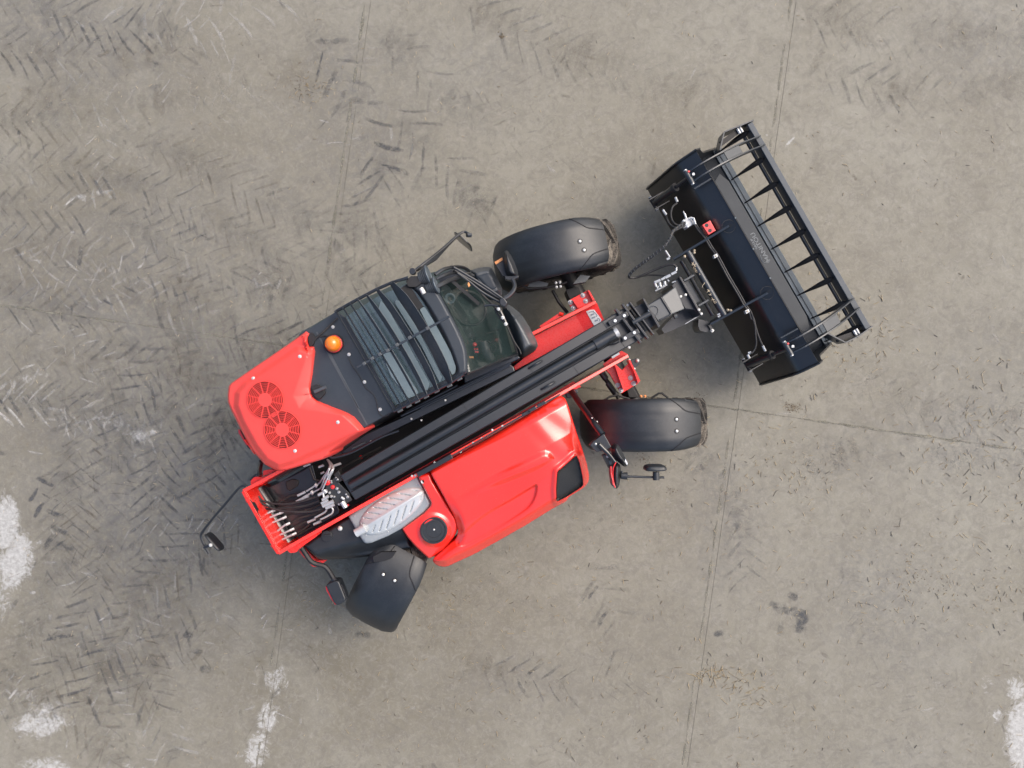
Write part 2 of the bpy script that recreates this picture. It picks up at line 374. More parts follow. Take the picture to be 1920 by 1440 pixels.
for i in range(-3, 4):
    for j in range(-2, 3):
        near = (-3 < i < 2) and (-2 < j < 2)
        x0, x1, y0, y1 = i*SX+GAP, (i+1)*SX-GAP, j*SY+GAP, (j+1)*SY-GAP
        nn = 130 if near else 2
        ax_ = np.linspace(x0, x1, nn); ay_ = np.linspace(y0, y1, nn)
        jit = np.zeros(nn)
        gx, gy = np.meshgrid(ax_, ay_)
        ed = np.minimum(np.minimum(gx-x0, x1-gx), np.minimum(gy-y0, y1-gy))
        WX = O0.x + gx*gc - gy*gs; WY = O0.y + gx*gs + gy*gc
        PX = 960+WX*FPX/CAMH; PY = 720-WY*FPX/CAMH
        pv = np.stack([WX.ravel(), WY.ravel(), np.zeros(WX.size)], 1)
        me = bpy.data.meshes.new('concrete_slab')
        idx = np.arange(nn*nn).reshape(nn, nn)
        q = np.stack([idx[:-1, :-1].ravel(), idx[:-1, 1:].ravel(), idx[1:, 1:].ravel(), idx[1:, :-1].ravel()], 1)
        faces = q.tolist()
        # thickness at the rim, so that the joints are real grooves
        rim = list(idx[0, :]) + list(idx[1:, -1]) + list(idx[-1, -2::-1]) + list(idx[-2:0:-1, 0])
        low = pv[rim].copy(); low[:, 2] = -.006; base = len(pv); pv = np.concatenate([pv, low])
        L_ = len(rim)
        faces += [[int(rim[k]), base+k, base+(k+1) % L_, int(rim[(k+1) % L_])] for k in range(L_)]
        me.from_pydata(pv.tolist(), [], faces)
        ca = me.color_attributes.new('stain', 'FLOAT_COLOR', 'POINT')
        cc = np.zeros((len(pv), 4), np.float32)
        if near:
            cc[:nn*nn, 0] = blobs(PALE, PX.ravel(), PY.ravel()); cc[:nn*nn, 1] = blobs(BROWN, PX.ravel(), PY.ravel()); cc[:nn*nn, 2] = blobs(DARK, PX.ravel(), PY.ravel())
        else: cc[:, 1] = .05; cc[:, 2] = .03
        cc[:, 3] = 1
        ca.data.foreach_set('color', cc.ravel())
        me.materials.append(GM)
        o = bpy.data.objects.new('concrete_slab', me); COL.objects.link(o); o.parent = g
# the yard goes on to the horizon beyond the laid slabs
H = 600; cx = [(-3*SX, -2*SY), (4*SX, -2*SY), (4*SX, 3*SY), (-3*SX, 3*SY)]
inn = [Vector((O0.x+a*gc-b_*gs, O0.y+a*gs+b_*gc, 0)) for a, b_ in cx]
out = [Vector((-H, -H, 0)), Vector((H, -H, 0)), Vector((H, H, 0)), Vector((-H, H, 0))]
yard = MB().add(inn+out, [[k, (k+1) % 4, 4+(k+1) % 4, 4+k] for k in range(4)]).build('concrete_yard', GM, smooth=False); yard['kind'] = 'structure'

# --- tyre tread prints, thin printed films on the concrete
def print_mat():
    m, n, b = new_mat('tread_print_film')
    geo = N(n, 'ShaderNodeNewGeometry'); at = N(n, 'ShaderNodeAttribute', attribute_name='tone')
    n.links.new(at.outputs['Color'], b.inputs['Base Color']); b.inputs['Roughness'].default_value = .8; b.inputs['Specular IOR Level'].default_value = .2
    a = N(n, 'ShaderNodeTexNoise', Scale=55.0, Detail=8.0, Roughness=.82); n.links.new(geo.outputs['Position'], a.inputs['Vector'])
    a2 = N(n, 'ShaderNodeTexNoise', Scale=11.0, Detail=5.0); n.links.new(geo.outputs['Position'], a2.inputs['Vector'])
    s_ = N(n, 'ShaderNodeMath', operation='ADD'); n.links.new(a.outputs[0], s_.inputs[0]); n.links.new(a2.outputs[0], s_.inputs[1])
    r_ = N(n, 'ShaderNodeMapRange'); n.links.new(s_.outputs[0], r_.inputs[0]); r_.inputs[1].default_value = .80; r_.inputs[2].default_value = 1.14
    mu = N(n, 'ShaderNodeMath', operation='MULTIPLY'); n.links.new(r_.outputs[0], mu.inputs[0]); n.links.new(at.outputs['Alpha'], mu.inputs[1])
    n.links.new(mu.outputs[0], b.inputs['Alpha']); return m
pm = print_mat()
tv, tf, tcol = [], [], []
DK = (.095, .099, .106); BR = (.165, .142, .112); LT = (.50, .485, .45); MD = (.15, .147, .142)
def lug(x, y, ang, L, wd, col, a):
    z = .0012 + random.random()*.0028
    c_, s_ = math.cos(ang), math.sin(ang); n_ = 5; base = len(tv)
    bend = random.uniform(-.06, .06)*L; wd = wd*1.6; w1 = wd*random.uniform(.35, 1); w2 = wd*random.uniform(.6, 1.3)
    for i in range(n_+1):
        t = i/n_; ww = (w1*(1-t)+w2*t)*(.6+.4*math.sin(math.pi*t)**.5)*random.uniform(.75, 1.25)
        ox = (t-.5)*L; oy = bend*(4*t*(1-t)-.5)
        for sg, fade in ((-1, 0.), (-.45, 1.), (.45, 1.), (1, 0.)):
            oyy = oy+sg*ww*.75
            tv.append(P(x+ox*c_-oyy*s_, y+ox*s_+oyy*c_, z)); tcol.append(col+(a*fade*(.35 if i in (0, n_) else 1),))
    for i in range(n_):
        for k in range(3):
            q = base+i*4+k; tf.append([q, q+4, q+5, q+1])
def smear(path, width, col, a):
    pts = smooth_path(path, 8); z = .0008; ph = random.random()*6
    for i in range(len(pts)-1):
        p, q = pts[i], pts[i+1]
        d = (q-p); lug((p.x+q.x)/2+random.gauss(0, 4), (p.y+q.y)/2+random.gauss(0, 4), math.atan2(d.y, d.x)+random.gauss(0, .1), d.length*1.5, width*.36, col, a*(.55+.45*math.sin(i*.5+ph)))
def track(path, width, sp, a, cols=(DK,), sweep=48, wd=3.2, sm=.16):
    pts = smooth_path(path, 30); acc = 0; dist = 0; k = 0; ph = random.random()*6; per = random.uniform(45, 110)
    if sm: smear(path, width, random.choice((MD, BR)), sm)
    for i in range(1, len(pts)):
        p, q = pts[i-1], pts[i]; d = (q-p); acc += d.length; dist += d.length
        if acc < sp: continue
        acc = 0; k += 1
        md = .55+.45*math.sin(dist/per+ph); th = math.atan2(d.y, d.x); nx, ny = -math.sin(th), math.cos(th)
        for side in (1, -1):
            if random.random() < .12: continue
            ms = md*(.75+.25*math.sin(dist/70+ph*side))
            u = sp*.5*(side > 0); bx, by = q.x+math.cos(th)*u, q.y+math.sin(th)*u; off = side*width*.25
            col = cols[0] if random.random() < .7 else random.choice(cols); la = th+side*R(sweep)+random.gauss(0, .035); L = width*.62*random.uniform(.85, 1.12)
            lug(bx+nx*off, by+ny*off, la, L, wd*random.uniform(.8, 1.2), col, min(1, a*(.2+.9*ms)*.9))
            if random.random() < .25: lug(bx+nx*off+2, by+ny*off-2.5, la, L*.8, wd*.45, LT, a*random.uniform(.3, .9)*ms)
def shift(path, dx, dy): return [(x+dx, y+dy) for x, y in path]
track([(575, 60), (625, 120), (660, 190), (690, 240), (722, 335)], 96, 42, .95, (DK, DK, MD), 52, 5, .1)
track([(722, 300), (700, 380), (640, 450), (560, 500), (470, 540)], 100, 26, .65, (DK, MD, BR))
A_ = [(-30, 225), (150, 235), (330, 290), (480, 370), (600, 420), (720, 450)]
for dy, al, cs in ((0, .42, (BR, MD)), (82, .55, (DK, BR, MD)), (160, .6, (MD, DK, LT)), (235, .65, (DK, MD, LT)), (300, .5, (LT, DK, MD))): track(shift(A_, random.uniform(-20, 20), dy), 92, 23, al, cs)
B_ = [(-30, 560), (120, 585), (260, 600), (400, 625), (470, 650)]
for dy, al, cs in ((0, .5, (DK, BR)), (85, .6, (MD, DK)), (165, .7, (DK, MD, LT))): track(shift(B_, 0, dy), 96, 23, al, cs)
track([(-30, 760), (100, 762), (220, 800), (300, 860), (330, 930)], 90, 22, .8, (LT, DK, MD)); track([(0, 470), (70, 500), (160, 480), (260, 500), (380, 560)], 90, 22, .5, (LT, LT, MD), sm=0)
C_ = [(440, 600), (350, 720), (300, 850), (290, 980), (270, 1100), (200, 1230), (150, 1330)]
for dx, al, cs in ((0, .8, (DK, DK, MD)), (-90, .7, (DK, MD, BR)), (85, .7, (DK, MD)), (-180, .45, (MD, BR))): track(shift(C_, dx, abs(dx)*.2), 100, 25, al, cs)
track([(330, 640), (400, 720), (430, 800), (420, 900)], 96, 24, .6, (DK, MD))
track([(62, 880), (82, 940), (100, 1000), (122, 1065)], 56, 30, .95, (DK,), 48, 6, 0)
track([(420, 960), (330, 1060), (260, 1150), (190, 1300), (200, 1450)], 110, 30, .55, (DK, BR)); track([(40, 1180), (160, 1210), (260, 1280), (330, 1420)], 100, 27, .45, (MD, BR, LT))
track([(-20, 1290), (80, 1310), (180, 1370), (230, 1460)], 100, 27, .4, (BR, LT))
track([(-20, -10), (110, 20), (230, 55), (330, 40)], 100, 23, .75, (DK, DK, LT)); track([(-20, 85), (100, 105), (240, 110), (360, 80)], 100, 25, .55, (DK, BR, LT))
track([(190, -30), (290, 20), (400, 30), (520, -10)], 110, 40, .6, (LT, MD), 60, 4, 0); track([(40, 175), (200, 195), (330, 185), (460, 150)], 96, 38, .35, (LT, MD), 60)
track([(720, 60), (790, 130), (860, 200), (950, 250)], 100, 30, .3, (DK, MD)); track([(740, 200), (800, 270), (860, 330), (900, 400)], 96, 30, .5, (DK, MD)); track([(780, 330), (840, 370), (930, 390)], 80, 30, .28, (DK, LT))
track([(860, -10), (950, 50), (1060, 100), (1180, 130), (1300, 180)], 110, 32, .28, (DK, MD))
track([(1520, 110), (1640, 160), (1760, 175), (1940, 150)], 100, 30, .3, (DK, MD)); track([(1500, 20), (1620, 50), (1760, 70), (1940, 50)], 110, 30, .32, (DK, MD))
track([(1600, 720), (1720, 760), (1830, 785), (1940, 775)], 100, 30, .2, (MD, BR), sm=.08); track([(1740, 850), (1850, 850), (1940, 850)], 80, 30, .16, (MD,), sm=.06)
track([(1290, 850), (1350, 900), (1390, 980), (1400, 1080)], 80, 32, .42, (DK, MD)); track([(1500, 900), (1560, 860), (1640, 830)], 80, 32, .3, (DK, MD))
track([(880, 1235), (960, 1265), (1060, 1285)], 80, 30, .42, (DK, MD)); track([(1085, 1040), (1140, 1130), (1180, 1240)], 100, 44, .45, (DK,), 58, 4, 0)
for (x, y, a, L, wd, al) in ((1502, 1165, 100, 45, 12, .8), (1463, 1140, 25, 44, 10, .45), (1486, 1118, 25, 22, 9, .7), (1488, 1146, 20, 16, 10, .6), (1464, 1178, 100, 30, 10, .3), (1348, 1188, -10, 20, 8, .6), (1130, 1160, -60, 34, 6, .6), (1112, 1110, -55, 30, 5, .6), (150, 480, 95, 40, 6, .6), (680, 1190, 0, 30, 6, .5), (370, 1222, 0, 30, 6, .6), (352, 1191, 0, 20, 7, .6), (385, 1255, 10, 22, 8, .6)):
    lug(x, y, R(a), L, wd, DK, al)
for k in range(46):            # fragments of further tracks
    cx_, cy_ = (random.gauss(230, 200), random.uniform(0, 1440)) if random.random() < .7 else (random.uniform(500, 1920), random.uniform(0, 1440))
    far = cx_ > 620; th = random.choice((0, .35, 1.2, 1.7, -.6))+random.gauss(0, .2); nn_ = random.randint(5, 14); sw = R(random.uniform(45, 60)); wdt = random.uniform(14, 26)
    al = random.uniform(.2, .6)*(.5 if far else 1); col_ = random.choice((DK, DK, MD, BR, LT)); sp_ = random.uniform(15, 26)
    for q in range(nn_):
        for sg in (1, -1):
            if random.random() < .3: continue
            u_ = (q-nn_/2)*sp_+sg*sp_/4; vx, vy = math.cos(th), math.sin(th)
            lug(cx_+vx*u_-vy*sg*wdt+random.gauss(0, 2), cy_+vy*u_+vx*sg*wdt+random.gauss(0, 2), th+sg*sw+random.gauss(0, .07), wdt*random.uniform(1.0, 2.3), random.uniform(1.2, 2.6), col_, al*random.uniform(.4, 1.2))
for k in range(240):            # dirt packed into stretches of the joints
    t = random.random()
    q = random.choice((0, 1, 2, 2))
    if q == 0: jx, jy, ja = 1455-.142*(t*1500-250), t*1500-50, math.atan2(1, -.142)
    elif q == 1: jx, jy, ja = 685-.142*(t*1500-50), t*1500-50, math.atan2(1, -.142)
    else: jx, jy, ja = t*1920, 572+.142*t*1920, math.atan2(.142, 1)
    lug(jx, jy, ja, random.uniform(14, 60), random.uniform(1.6, 3), (.25, .238, .193), random.uniform(.6, 1.0))
for k in range(150):            # chalky scuffs around the washed-out spots
    (x, y, rx, ry, _, v) = random.choice(PALE[:16]+PALE[26:35])
    lug(random.gauss(x, rx*1.3), random.gauss(y, ry*1.3), random.gauss(-.6, .8), random.uniform(10, 38), random.uniform(1.5, 4), LT, random.uniform(.3, .8))
for k in range(330):            # stray rubbed strokes
    x = random.gauss(240, 230) if random.random() < .66 else random.uniform(0, 1920); y = random.uniform(0, 1440)
    lug(x, y, random.choice((.05, 1.4, -.5, .9, 2.2))+random.gauss(0, .25), random.uniform(8, 34), random.uniform(1.5, 4.5), random.choice((DK, BR, MD, LT)), random.uniform(.12, .42))
me = bpy.data.meshes.new('tyre_prints'); me.from_pydata([tuple(v) for v in tv], [], tf)
ca = me.color_attributes.new('tone', 'FLOAT_COLOR', 'POINT'); ca.data.foreach_set('color', np.array(tcol, np.float32).ravel())
me.materials.append(pm); tp = bpy.data.objects.new('tyre_prints', me); COL.objects.link(tp)
tp['kind'] = 'stuff'; tp['label'] = 'dark and pale tractor tyre tread prints smeared over the concrete'; tp['category'] = 'tyre prints'

# --- straw
def straw_mat():
    m, n, b = new_mat('straw'); at = N(n, 'ShaderNodeAttribute', attribute_name='tone'); n.links.new(at.outputs['Color'], b.inputs['Base Color']); b.inputs['Roughness'].default_value = .7; return m
sv, sf, scol = [], [], []
def strand(x, y, L, wd, col):
    a = random.uniform(0, 2*math.pi); n_ = random.choice((1, 2, 3)); z = .0015+random.random()*.001; base = len(sv); cur = Vector((x, y))
    for i in range(n_+1):
        nx, ny = -math.sin(a), math.cos(a); zz = z+random.random()*.0025
        for sg, dz in ((-1, 0), (0, wd*.006), (1, 0)): sv.append(P(cur.x+nx*wd*sg*.5, cur.y+ny*wd*sg*.5, zz+dz)); scol.append(col+(1,))
        cur = cur + Vector((math.cos(a), math.sin(a)))*L/n_; a += random.gauss(0, .35 if L > 9 else .12)
    for i in range(n_):
        for k in range(2):
            q = base+i*3+k; sf.append([q, q+3, q+4, q+1])
SCOLS = [(.50, .39, .23), (.58, .47, .31), (.44, .35, .22), (.36, .28, .18), (.50, .39, .23), (.22, .17, .11), (.10, .085, .07)]
def field(nn, cx_, cy_, sx, sy, lo=3, hi=14, w0=.4, w1=.85):
    for _ in range(nn):
        x, y = random.gauss(cx_, sx), random.gauss(cy_, sy)
        if -40 < x < 1960 and -40 < y < 1480: strand(x, y, random.uniform(lo, hi)*random.uniform(.5, 1.2), random.uniform(w0, w1), random.choice(SCOLS))
for _ in range(1100): strand(random.uniform(-20, 1940), random.uniform(-20, 1460), random.uniform(2, 7), random.uniform(.4, .8), random.choice(SCOLS))
for _ in range(520): strand(random.uniform(700, 1940), random.uniform(640, 1460), random.uniform(3, 12), random.uniform(.45, .9), random.choice(SCOLS))
field(110, 1850, 880, 80, 70, 5, 16); field(80, 1870, 780, 80, 70, 5, 16); field(80, 1720, 1090, 60, 40, 4, 11); field(60, 1400, 1290, 26, 20, 6, 16); field(50, 1335, 1265, 24, 8, 8, 20)
field(60, 580, 170, 30, 16, 3, 8); field(90, 1480, 880, 60, 40, 4, 10); field(70, 1620, 620, 40, 40, 5, 14); field(70, 1560, 600, 50, 60, 4, 12); field(60, 1000, 1060, 140, 60, 4, 12); field(60, 1850, 1110, 60, 30); field(60, 390, 940, 30, 50, 4, 14); field(80, 700, 1150, 120, 60, 4, 12)
me = bpy.data.meshes.new('scattered_straw'); me.from_pydata([tuple(v) for v in sv], [], sf)
ca = me.color_attributes.new('tone', 'FLOAT_COLOR', 'POINT'); ca.data.foreach_set('color', np.array(scol, np.float32).ravel())
me.materials.append(straw_mat()); so = bpy.data.objects.new('scattered_straw', me); COL.objects.link(so)
so['kind'] = 'stuff'; so['label'] = 'loose bits of tan straw and brown chaff scattered over the concrete yard'; so['category'] = 'straw'
# --- small crumbs of mud
mb = MB()
def crumbs(nn, x, y, sx, sy, r0=.002, r1=.007):
    for _ in range(nn):
        c_ = P(random.gauss(x, sx), random.gauss(y, sy), 0); r_ = random.uniform(r0, r1)
        mb.dome((c_.x, c_.y, 0), r_, r_*.7, 6, 2)
crumbs(120, 1485, 764, 10, 5); crumbs(14, 941, 69, 3, 3, .005, .012); crumbs(60, 565, 165, 26, 16); crumbs(30, 1205, 862, 8, 5); crumbs(12, 1320, 740, 5, 2); crumbs(25, 1260, 918, 6, 5); crumbs(50, 1720, 1092, 40, 20)
crumbs(8, 1484, 175, 3, 3); crumbs(8, 660, 192, 3, 3); crumbs(10, 412, 845+280, 5, 4); crumbs(10, 415, 1335, 4, 8)
for _ in range(220):
    crumbs(1, random.uniform(0, 1920), random.uniform(0, 1440), 1, 1, .0015, .004)
mc = mb.build('mud_crumbs', mat('dried_mud', (.13, .10, .065), .95, dirt=.4)); mc['kind'] = 'stuff'; mc['label'] = 'crumbs of dried brown mud lying on the concrete'; mc['category'] = 'mud'

# ================================================================== THE TELEHANDLER
TH = bpy.data.objects.new('telehandler', None); COL.objects.link(TH); TH.location = (-.1, -.3, 0)
TH['label'] = 'red telehandler with black telescopic boom, barred cab roof and black mudguards, wheels turned'; TH['category'] = 'telehandler'
Fv = Vector((math.cos(R(30)), math.sin(R(30)), 0)); Lv = Vector((-Fv.y, Fv.x, 0)); UP = Vector((0, 0, 1))
def part(mbx, name, m_, parent=TH, **k): return mbx.build(name, M[m_] if isinstance(m_, str) else m_, parent, **k)
def bolts(name, pts, z, r=.012, h=.008, parent=TH, m_='bolt', washer=True):
    first = None
    for (x, y) in pts:
        q = P(x, y, z)
        if first is None:
            b_ = MB(); 
            if washer: b_.cyl((0, 0, -.002), r*1.35, .005, 14)
            b_.cyl((0, 0, .003), r*.95, h*.6, 6); b_.dome((0, 0, .003+h*.6), r*.8, h*.5, 8, 2)
            o = b_.build(name, M[m_], parent); first = o
        else:
            o = first.copy(); COL.objects.link(o)
        base = -Vector(parent.location) if parent.parent is None else Vector((0, 0, 0))
        o.location = base + q; o.rotation_euler = (0, 0, random.random()*3)
        if parent.parent is not None and hasattr(parent, '_x'): pass

# ---- wheels with tyres
def make_wheel(c, yaw, mtyre='tyre'):
    c = Vector(c); f = Vector((math.cos(R(yaw)), math.sin(R(yaw)), 0)); ax = Vector((-f.y, f.x, 0)); RR = .63; W = .23
    prof = [(.32, -.16), (.36, -.21), (.46, -.235), (.55, -.235), (.585, -.22), (.60, -.17), (.608, -.08), (.61, 0), (.608, .08), (.60, .17), (.585, .22), (.55, .235), (.46, .235), (.36, .21), (.32, .16)]
    t = MB().lathe(c, ax, prof, 64)
    nl = 20
    for k in range(nl*2):
        side = 1 if k % 2 else -1; a0 = 2*math.pi*k/(nl*2)
        pr = []
        for j in range(6):
            s_ = j/5; w_ = side*(-.015 + s_*.255); a = a0 + s_*.33; rr = RR + .008 - .05*max(0, s_-.75)/.25*.8; th = .03+.012*s_
            d = f*math.cos(a)+UP*math.sin(a); tg = -f*math.sin(a)+UP*math.cos(a)
            for (dr, dt) in ((-.04, -th*.7), (0, -th*.5), (0, th*.5), (-.04, th*.7)): pr.append(c+ax*w_+d*(rr+dr)+tg*dt)
        fs = [[i*4+q, i*4+(q+1) % 4, (i+1)*4+(q+1) % 4, (i+1)*4+q] for i in range(5) for q in range(4)]+[[0, 1, 2, 3], [23, 22, 21, 20]]
        t.add(pr, fs)
    wh = part(t, 'tyre', mtyre)
    wh.name = 'wheel'
    rim = MB().lathe(c, ax, [(.0, .06), (.10, .08), (.14, .04), (.27, .02), (.30, .10), (.33, .17), (.335, .18), (.31, .10), (.31, -.17), (.33, -.18)], 32)
    rim.build('rim', M['matt'], wh)
    hub = MB().cyl(c+ax*.05, .09, .05, 16, ax)
    for k in range(8): hub.cyl(c+ax*.035+(f*math.cos(k*.785)+UP*math.sin(k*.785))*.13, .012, .02, 6, ax)
    hub.build('hub', M['steel'], wh)
    return wh
FL = (.49, 1.33, .63); FR = (1.395, -.40, .63); RRc = (-1.18, -1.88, .63); RL = (-2.16, -.18, .63)
for c_, yw in ((FL, 12), (FR, 1.5), (RRc, 62), (RL, 55)): make_wheel(c_, yw)

# ---- mudguards
def make_fender(c, yaw, a0, a1, bolts_at, w=.257, trim=True, r=.685, dz=.0, tap=.20):
    c = Vector(c); f = Vector((math.cos(R(yaw)), math.sin(R(yaw)), 0)); ax = Vector((-f.y, f.x, 0))
    nu, nv = 46, 22; V = []; F_ = []
    def pt(u, v, th=0):
        a = R(a0+(a1-a0)*u); vv = (v*2-1)
        wloc = w*(1-.12*max(0, (u-.80)/.20)**1.5 - tap*max(0, (.16-u)/.16)**2)
        # cross-section: flat crown, chamfered shoulders, short lip
        e = abs(vv); drop = .040*max(0, (e-.58)/.42)**1.15 + .018*max(0, (e-.90)/.10)**2 + .003*e*e
        drop += .004*float(sstep(.30, .34, e))*(1-float(sstep(.66, .74, u)))
        rr = r+dz - drop - th
        return c + f*(math.sin(a)*rr) + UP*(math.cos(a)*rr) + ax*(vv*wloc)
    for th in (0, .012):
        for i in range(nu+1):
            for j in range(nv+1): V.append(pt(i/nu, j/nv, th))
    n1 = (nu+1)*(nv+1)
    for i in range(nu):
        for j in range(nv):
            q = i*(nv+1)+j; F_.append([q, q+1, q+nv+2, q+nv+1]); F_.append([n1+q, n1+q+nv+1, n1+q+nv+2, n1+q+1])
    bd = [i*(nv+1) for i in range(nu+1)]; bd2 = [i*(nv+1)+nv for i in range(nu+1)]
    for L_ in (bd, bd2, list(range(nv+1)), [nu*(nv+1)+j for j in range(nv+1)]):
        for k in range(len(L_)-1): F_.append([L_[k], L_[k+1], n1+L_[k+1], n1+L_[k]])
    # side lips hanging from both edges
    for L_ in (bd, bd2):
        st = len(V)
        for q in L_: 
            d = (V[q]-c); d = (d - ax*d.dot(ax)).normalized(); V.append(V[q]-d*.05)
        for k in range(len(L_)-1): F_.append([L_[k], L_[k+1], st+k+1, st+k])
    fd = obj_from('mudguard', V, F_, M['fender'], TH)
    for sg in ((1, -1) if trim else ()):
        ln = smooth_path([(.775, .99, 0), (.82, .88, 0), (.865, .77, 0), (.93, .73, 0), (.995, .71, 0)], 4)
        gp = [pt(p[0], .5+sg*(p[1]-.5), -.001) for p in ln]
        MB().tube(gp, .006, 6).build('pad_edge', M['matt'], fd)
    for (u, v) in bolts_at:
        p = pt(u, v); a = R(a0+(a1-a0)*u); nrm = f*math.sin(a)+UP*math.cos(a)
        mbx = MB().tube([p-nrm*.004, p+nrm*.003], .026, 16)
        mbx.build('washer', M['matt'], fd)
        MB().tube([p+nrm*.0025, p+nrm*.010, p+nrm*.014], [.015, .013, .007], 12).build('bolt', M['bolt'], fd)
    return fd
make_fender(FL, 12, -92, 41, [(.80, .52), (.815, .345)])
make_fender(FR, 1.5, -90, 43, [(.80, .605), (.80, .385)])
make_fender(RRc, 62, -86, 26, [(.78, .63), (.78, .41)], w=.285, tap=-.03)
make_fender(RL, 55, -60, 36, [])
# mudguard supports, axles, knuckles, steering rods
a = MB(); a.tube([Vector(FL), Vector(FR)], .085, 16); a.dome(Vector(FL)*.5+Vector(FR)*.5-Vector((0, 0, 0)), .2, .16); part(a, 'front_axle', 'matt')
a = MB(); a.tube([Vector(RL), Vector(RRc)], .085, 16); part(a, 'rear_axle', 'matt')
for (pp) in (ZL(Z4, [(480, 110), (600, 80), (640, 190), (520, 200)]), ZL(Z4, [(1030, 1000), (1090, 985), (1135, 1060), (1130, 1085), (1050, 1085)])):
    part(MB().prism(round_poly(pp, 4), .78, .5), 'steering_knuckle', 'matt', bevel=.01)
for pts, r_ in (([(365, 115), (420, 220), (500, 320)], .018), ([(810, 850), (850, 930), (920, 1020), (960, 1090)], .022)):
    q = MB().tube([P(*Z4(*p), .72) for p in pts], r_, 10); part(q, 'steering_rod', 'matt')
part(MB().tube([P(*Z4(800, 850), .74), P(*Z4(845, 915), .74)], .034, 12), 'rod_end', 'black')
part(MB().tube([P(*Z4(860, 950), .74), P(*Z4(940, 1060), .74)], .030, 12), 'steering_cylinder', 'black')
for pts in (Z4, [(830, 1105), (880, 1075), (950, 1060), (1000, 1080), (1060, 1095)]), (Z4, [(1255, 1085), (1320, 1045), (1350, 1043), (1405, 1085)]), (Z3, [(1020, 665), (1100, 705), (1270, 690), (1410, 650)]):
    part(MB().tube([P(*pts[0](*p), .98) for p in pts[1]], .011, 8), 'mudguard_stay', 'matt')
part(MB().prism(ZL(Z3, [(1460, 665), (1520, 590), (1600, 600), (1560, 650)]), 1.0, .9), 'stay_plate', 'grey')
part(MB().prism(ZL(Z3, [(1090, 690), (1110, 650), (1180, 640), (1260, 660), (1240, 690)]), .98, .94), 'stay_plate', 'grey')
bolts('stay_bolt', ZL(Z3, [(1320, 655), (1325, 690), (1352, 650), (1358, 685)]), 1.0, .01, .015)
bolts('stay_bolt', ZL(Z4, [(1162, 1070), (1198, 1070)]), 1.05, .01, .012, m_='orange')

# ---- chassis
cp = ZL(Z6, [(520, 560), (1700, -120)]) + ZL(Z4, [(700, 300), (1000, 640)]) + ZL(Z6, [(1650, 560), (800, 1030)])
part(MB().prism(cp, .72, .45), 'chassis_floor', 'matt')
def side_plate(name, a, b, h, th, m_='frame', flange=.03, fh=.012, side=1):
    q = MB(); a = Vector(a); b = Vector(b); d = (b-a).normalized(); s_ = d.cross(UP).normalized()
    top = [a-s_*th/2, a+s_*th/2, b+s_*th/2, b-s_*th/2]
    q.prism3(top, [Vector((p.x, p.y, p.z-h)) for p in top])
    o = part(q, name, m_)
    fl = MB().bar(a+UP*.002, b+UP*.002, flange, fh); fl.build('flange', M['frame'], o, bevel=.004)
    return o
side_plate('frame_side_plate', P(456, 921, 1.8), P(618, 833, 1.62), .62, .03, flange=.034)
side_plate('frame_side_plate', P(990, 630, 1.18), P(*Z4(755, 222), 1.12), .5, .03, flange=.034)
side_plate('frame_side_plate', P(522, 1037, 1.8), P(*Z4(1045, 705), 1.12), .62, .03, flange=.034)
# rear cross walls with the slot between
q = MB().bar(P(456, 921, 1.80), P(522, 1037, 1.80), .03, .02); q.prism3([P(456, 921, 1.795), P(522, 1037, 1.795), P(526, 1034, 1.795), P(460, 918, 1.795)], [P(456, 921, 1.795)-UP*.6, P(522, 1037, 1.795)-UP*.6, P(526, 1034, 1.795)-UP*.6, P(460, 918, 1.795)-UP*.6])
part(q, 'rear_cross_plate', 'frame', bevel=.003)
part(MB().bar(P(471, 926, 1.50), P(524, 1022, 1.50), .03, .03).prism3([P(471, 926, 1.49), P(524, 1022, 1.49), P(528, 1019, 1.49), P(475, 923, 1.49)], [p-UP*.5 for p in (P(471, 926, 1.49), P(524, 1022, 1.49), P(528, 1019, 1.49), P(475, 923, 1.49))]), 'inner_cross_plate', 'frame', bevel=.003)
part(MB().prism(ZL(Z6, [(498, 556), (520, 556), (560, 610), (706, 905), (712, 935), (695, 945)]), 1.803, 1.75), 'slot_dark_strip', 'matt')  # dark strip laid on top paints the shade of the open gap
for pp in (ZL(Z6, [(455, 500), (500, 500), (512, 560), (490, 590)]), ZL(Z6, [(705, 975), (730, 960), (820, 1020), (770, 1055)])):
    part(MB().prism(pp, 1.79, 1.6), 'corner_gusset', 'frame')
part(MB().prism(round_poly(ZL(Z6, [(525, 395), (560, 355), (640, 360), (780, 300), (800, 312), (700, 372), (640, 420), (560, 450), (530, 430)]), 3), 1.72, 1.5), 'pivot_boss_plate', 'frame', bevel=.006)
part(MB().prism(round_poly(ZL(Z6, [(640, 300), (700, 290), (760, 295), (700, 330), (640, 345)]), 2), 1.66, 1.45), 'rear_bracket', 'frame', bevel=.005)
part(MB().prism(round_poly(ZL(Z6, [(850, 1010), (960, 960), (1120, 870), (1125, 890), (960, 1005), (940, 1035), (880, 1042)]), 3), 1.74, 1.55), 'pivot_boss_plate', 'frame', bevel=.006)
part(MB().prism(ZL(Z6, [(960, 1030), (990, 960), (1115, 1110), (1220, 1098), (1170, 1140), (1110, 1168), (1080, 1160)]), 1.15, 1.0), 'lamp_bracket', 'frame', bevel=.004)
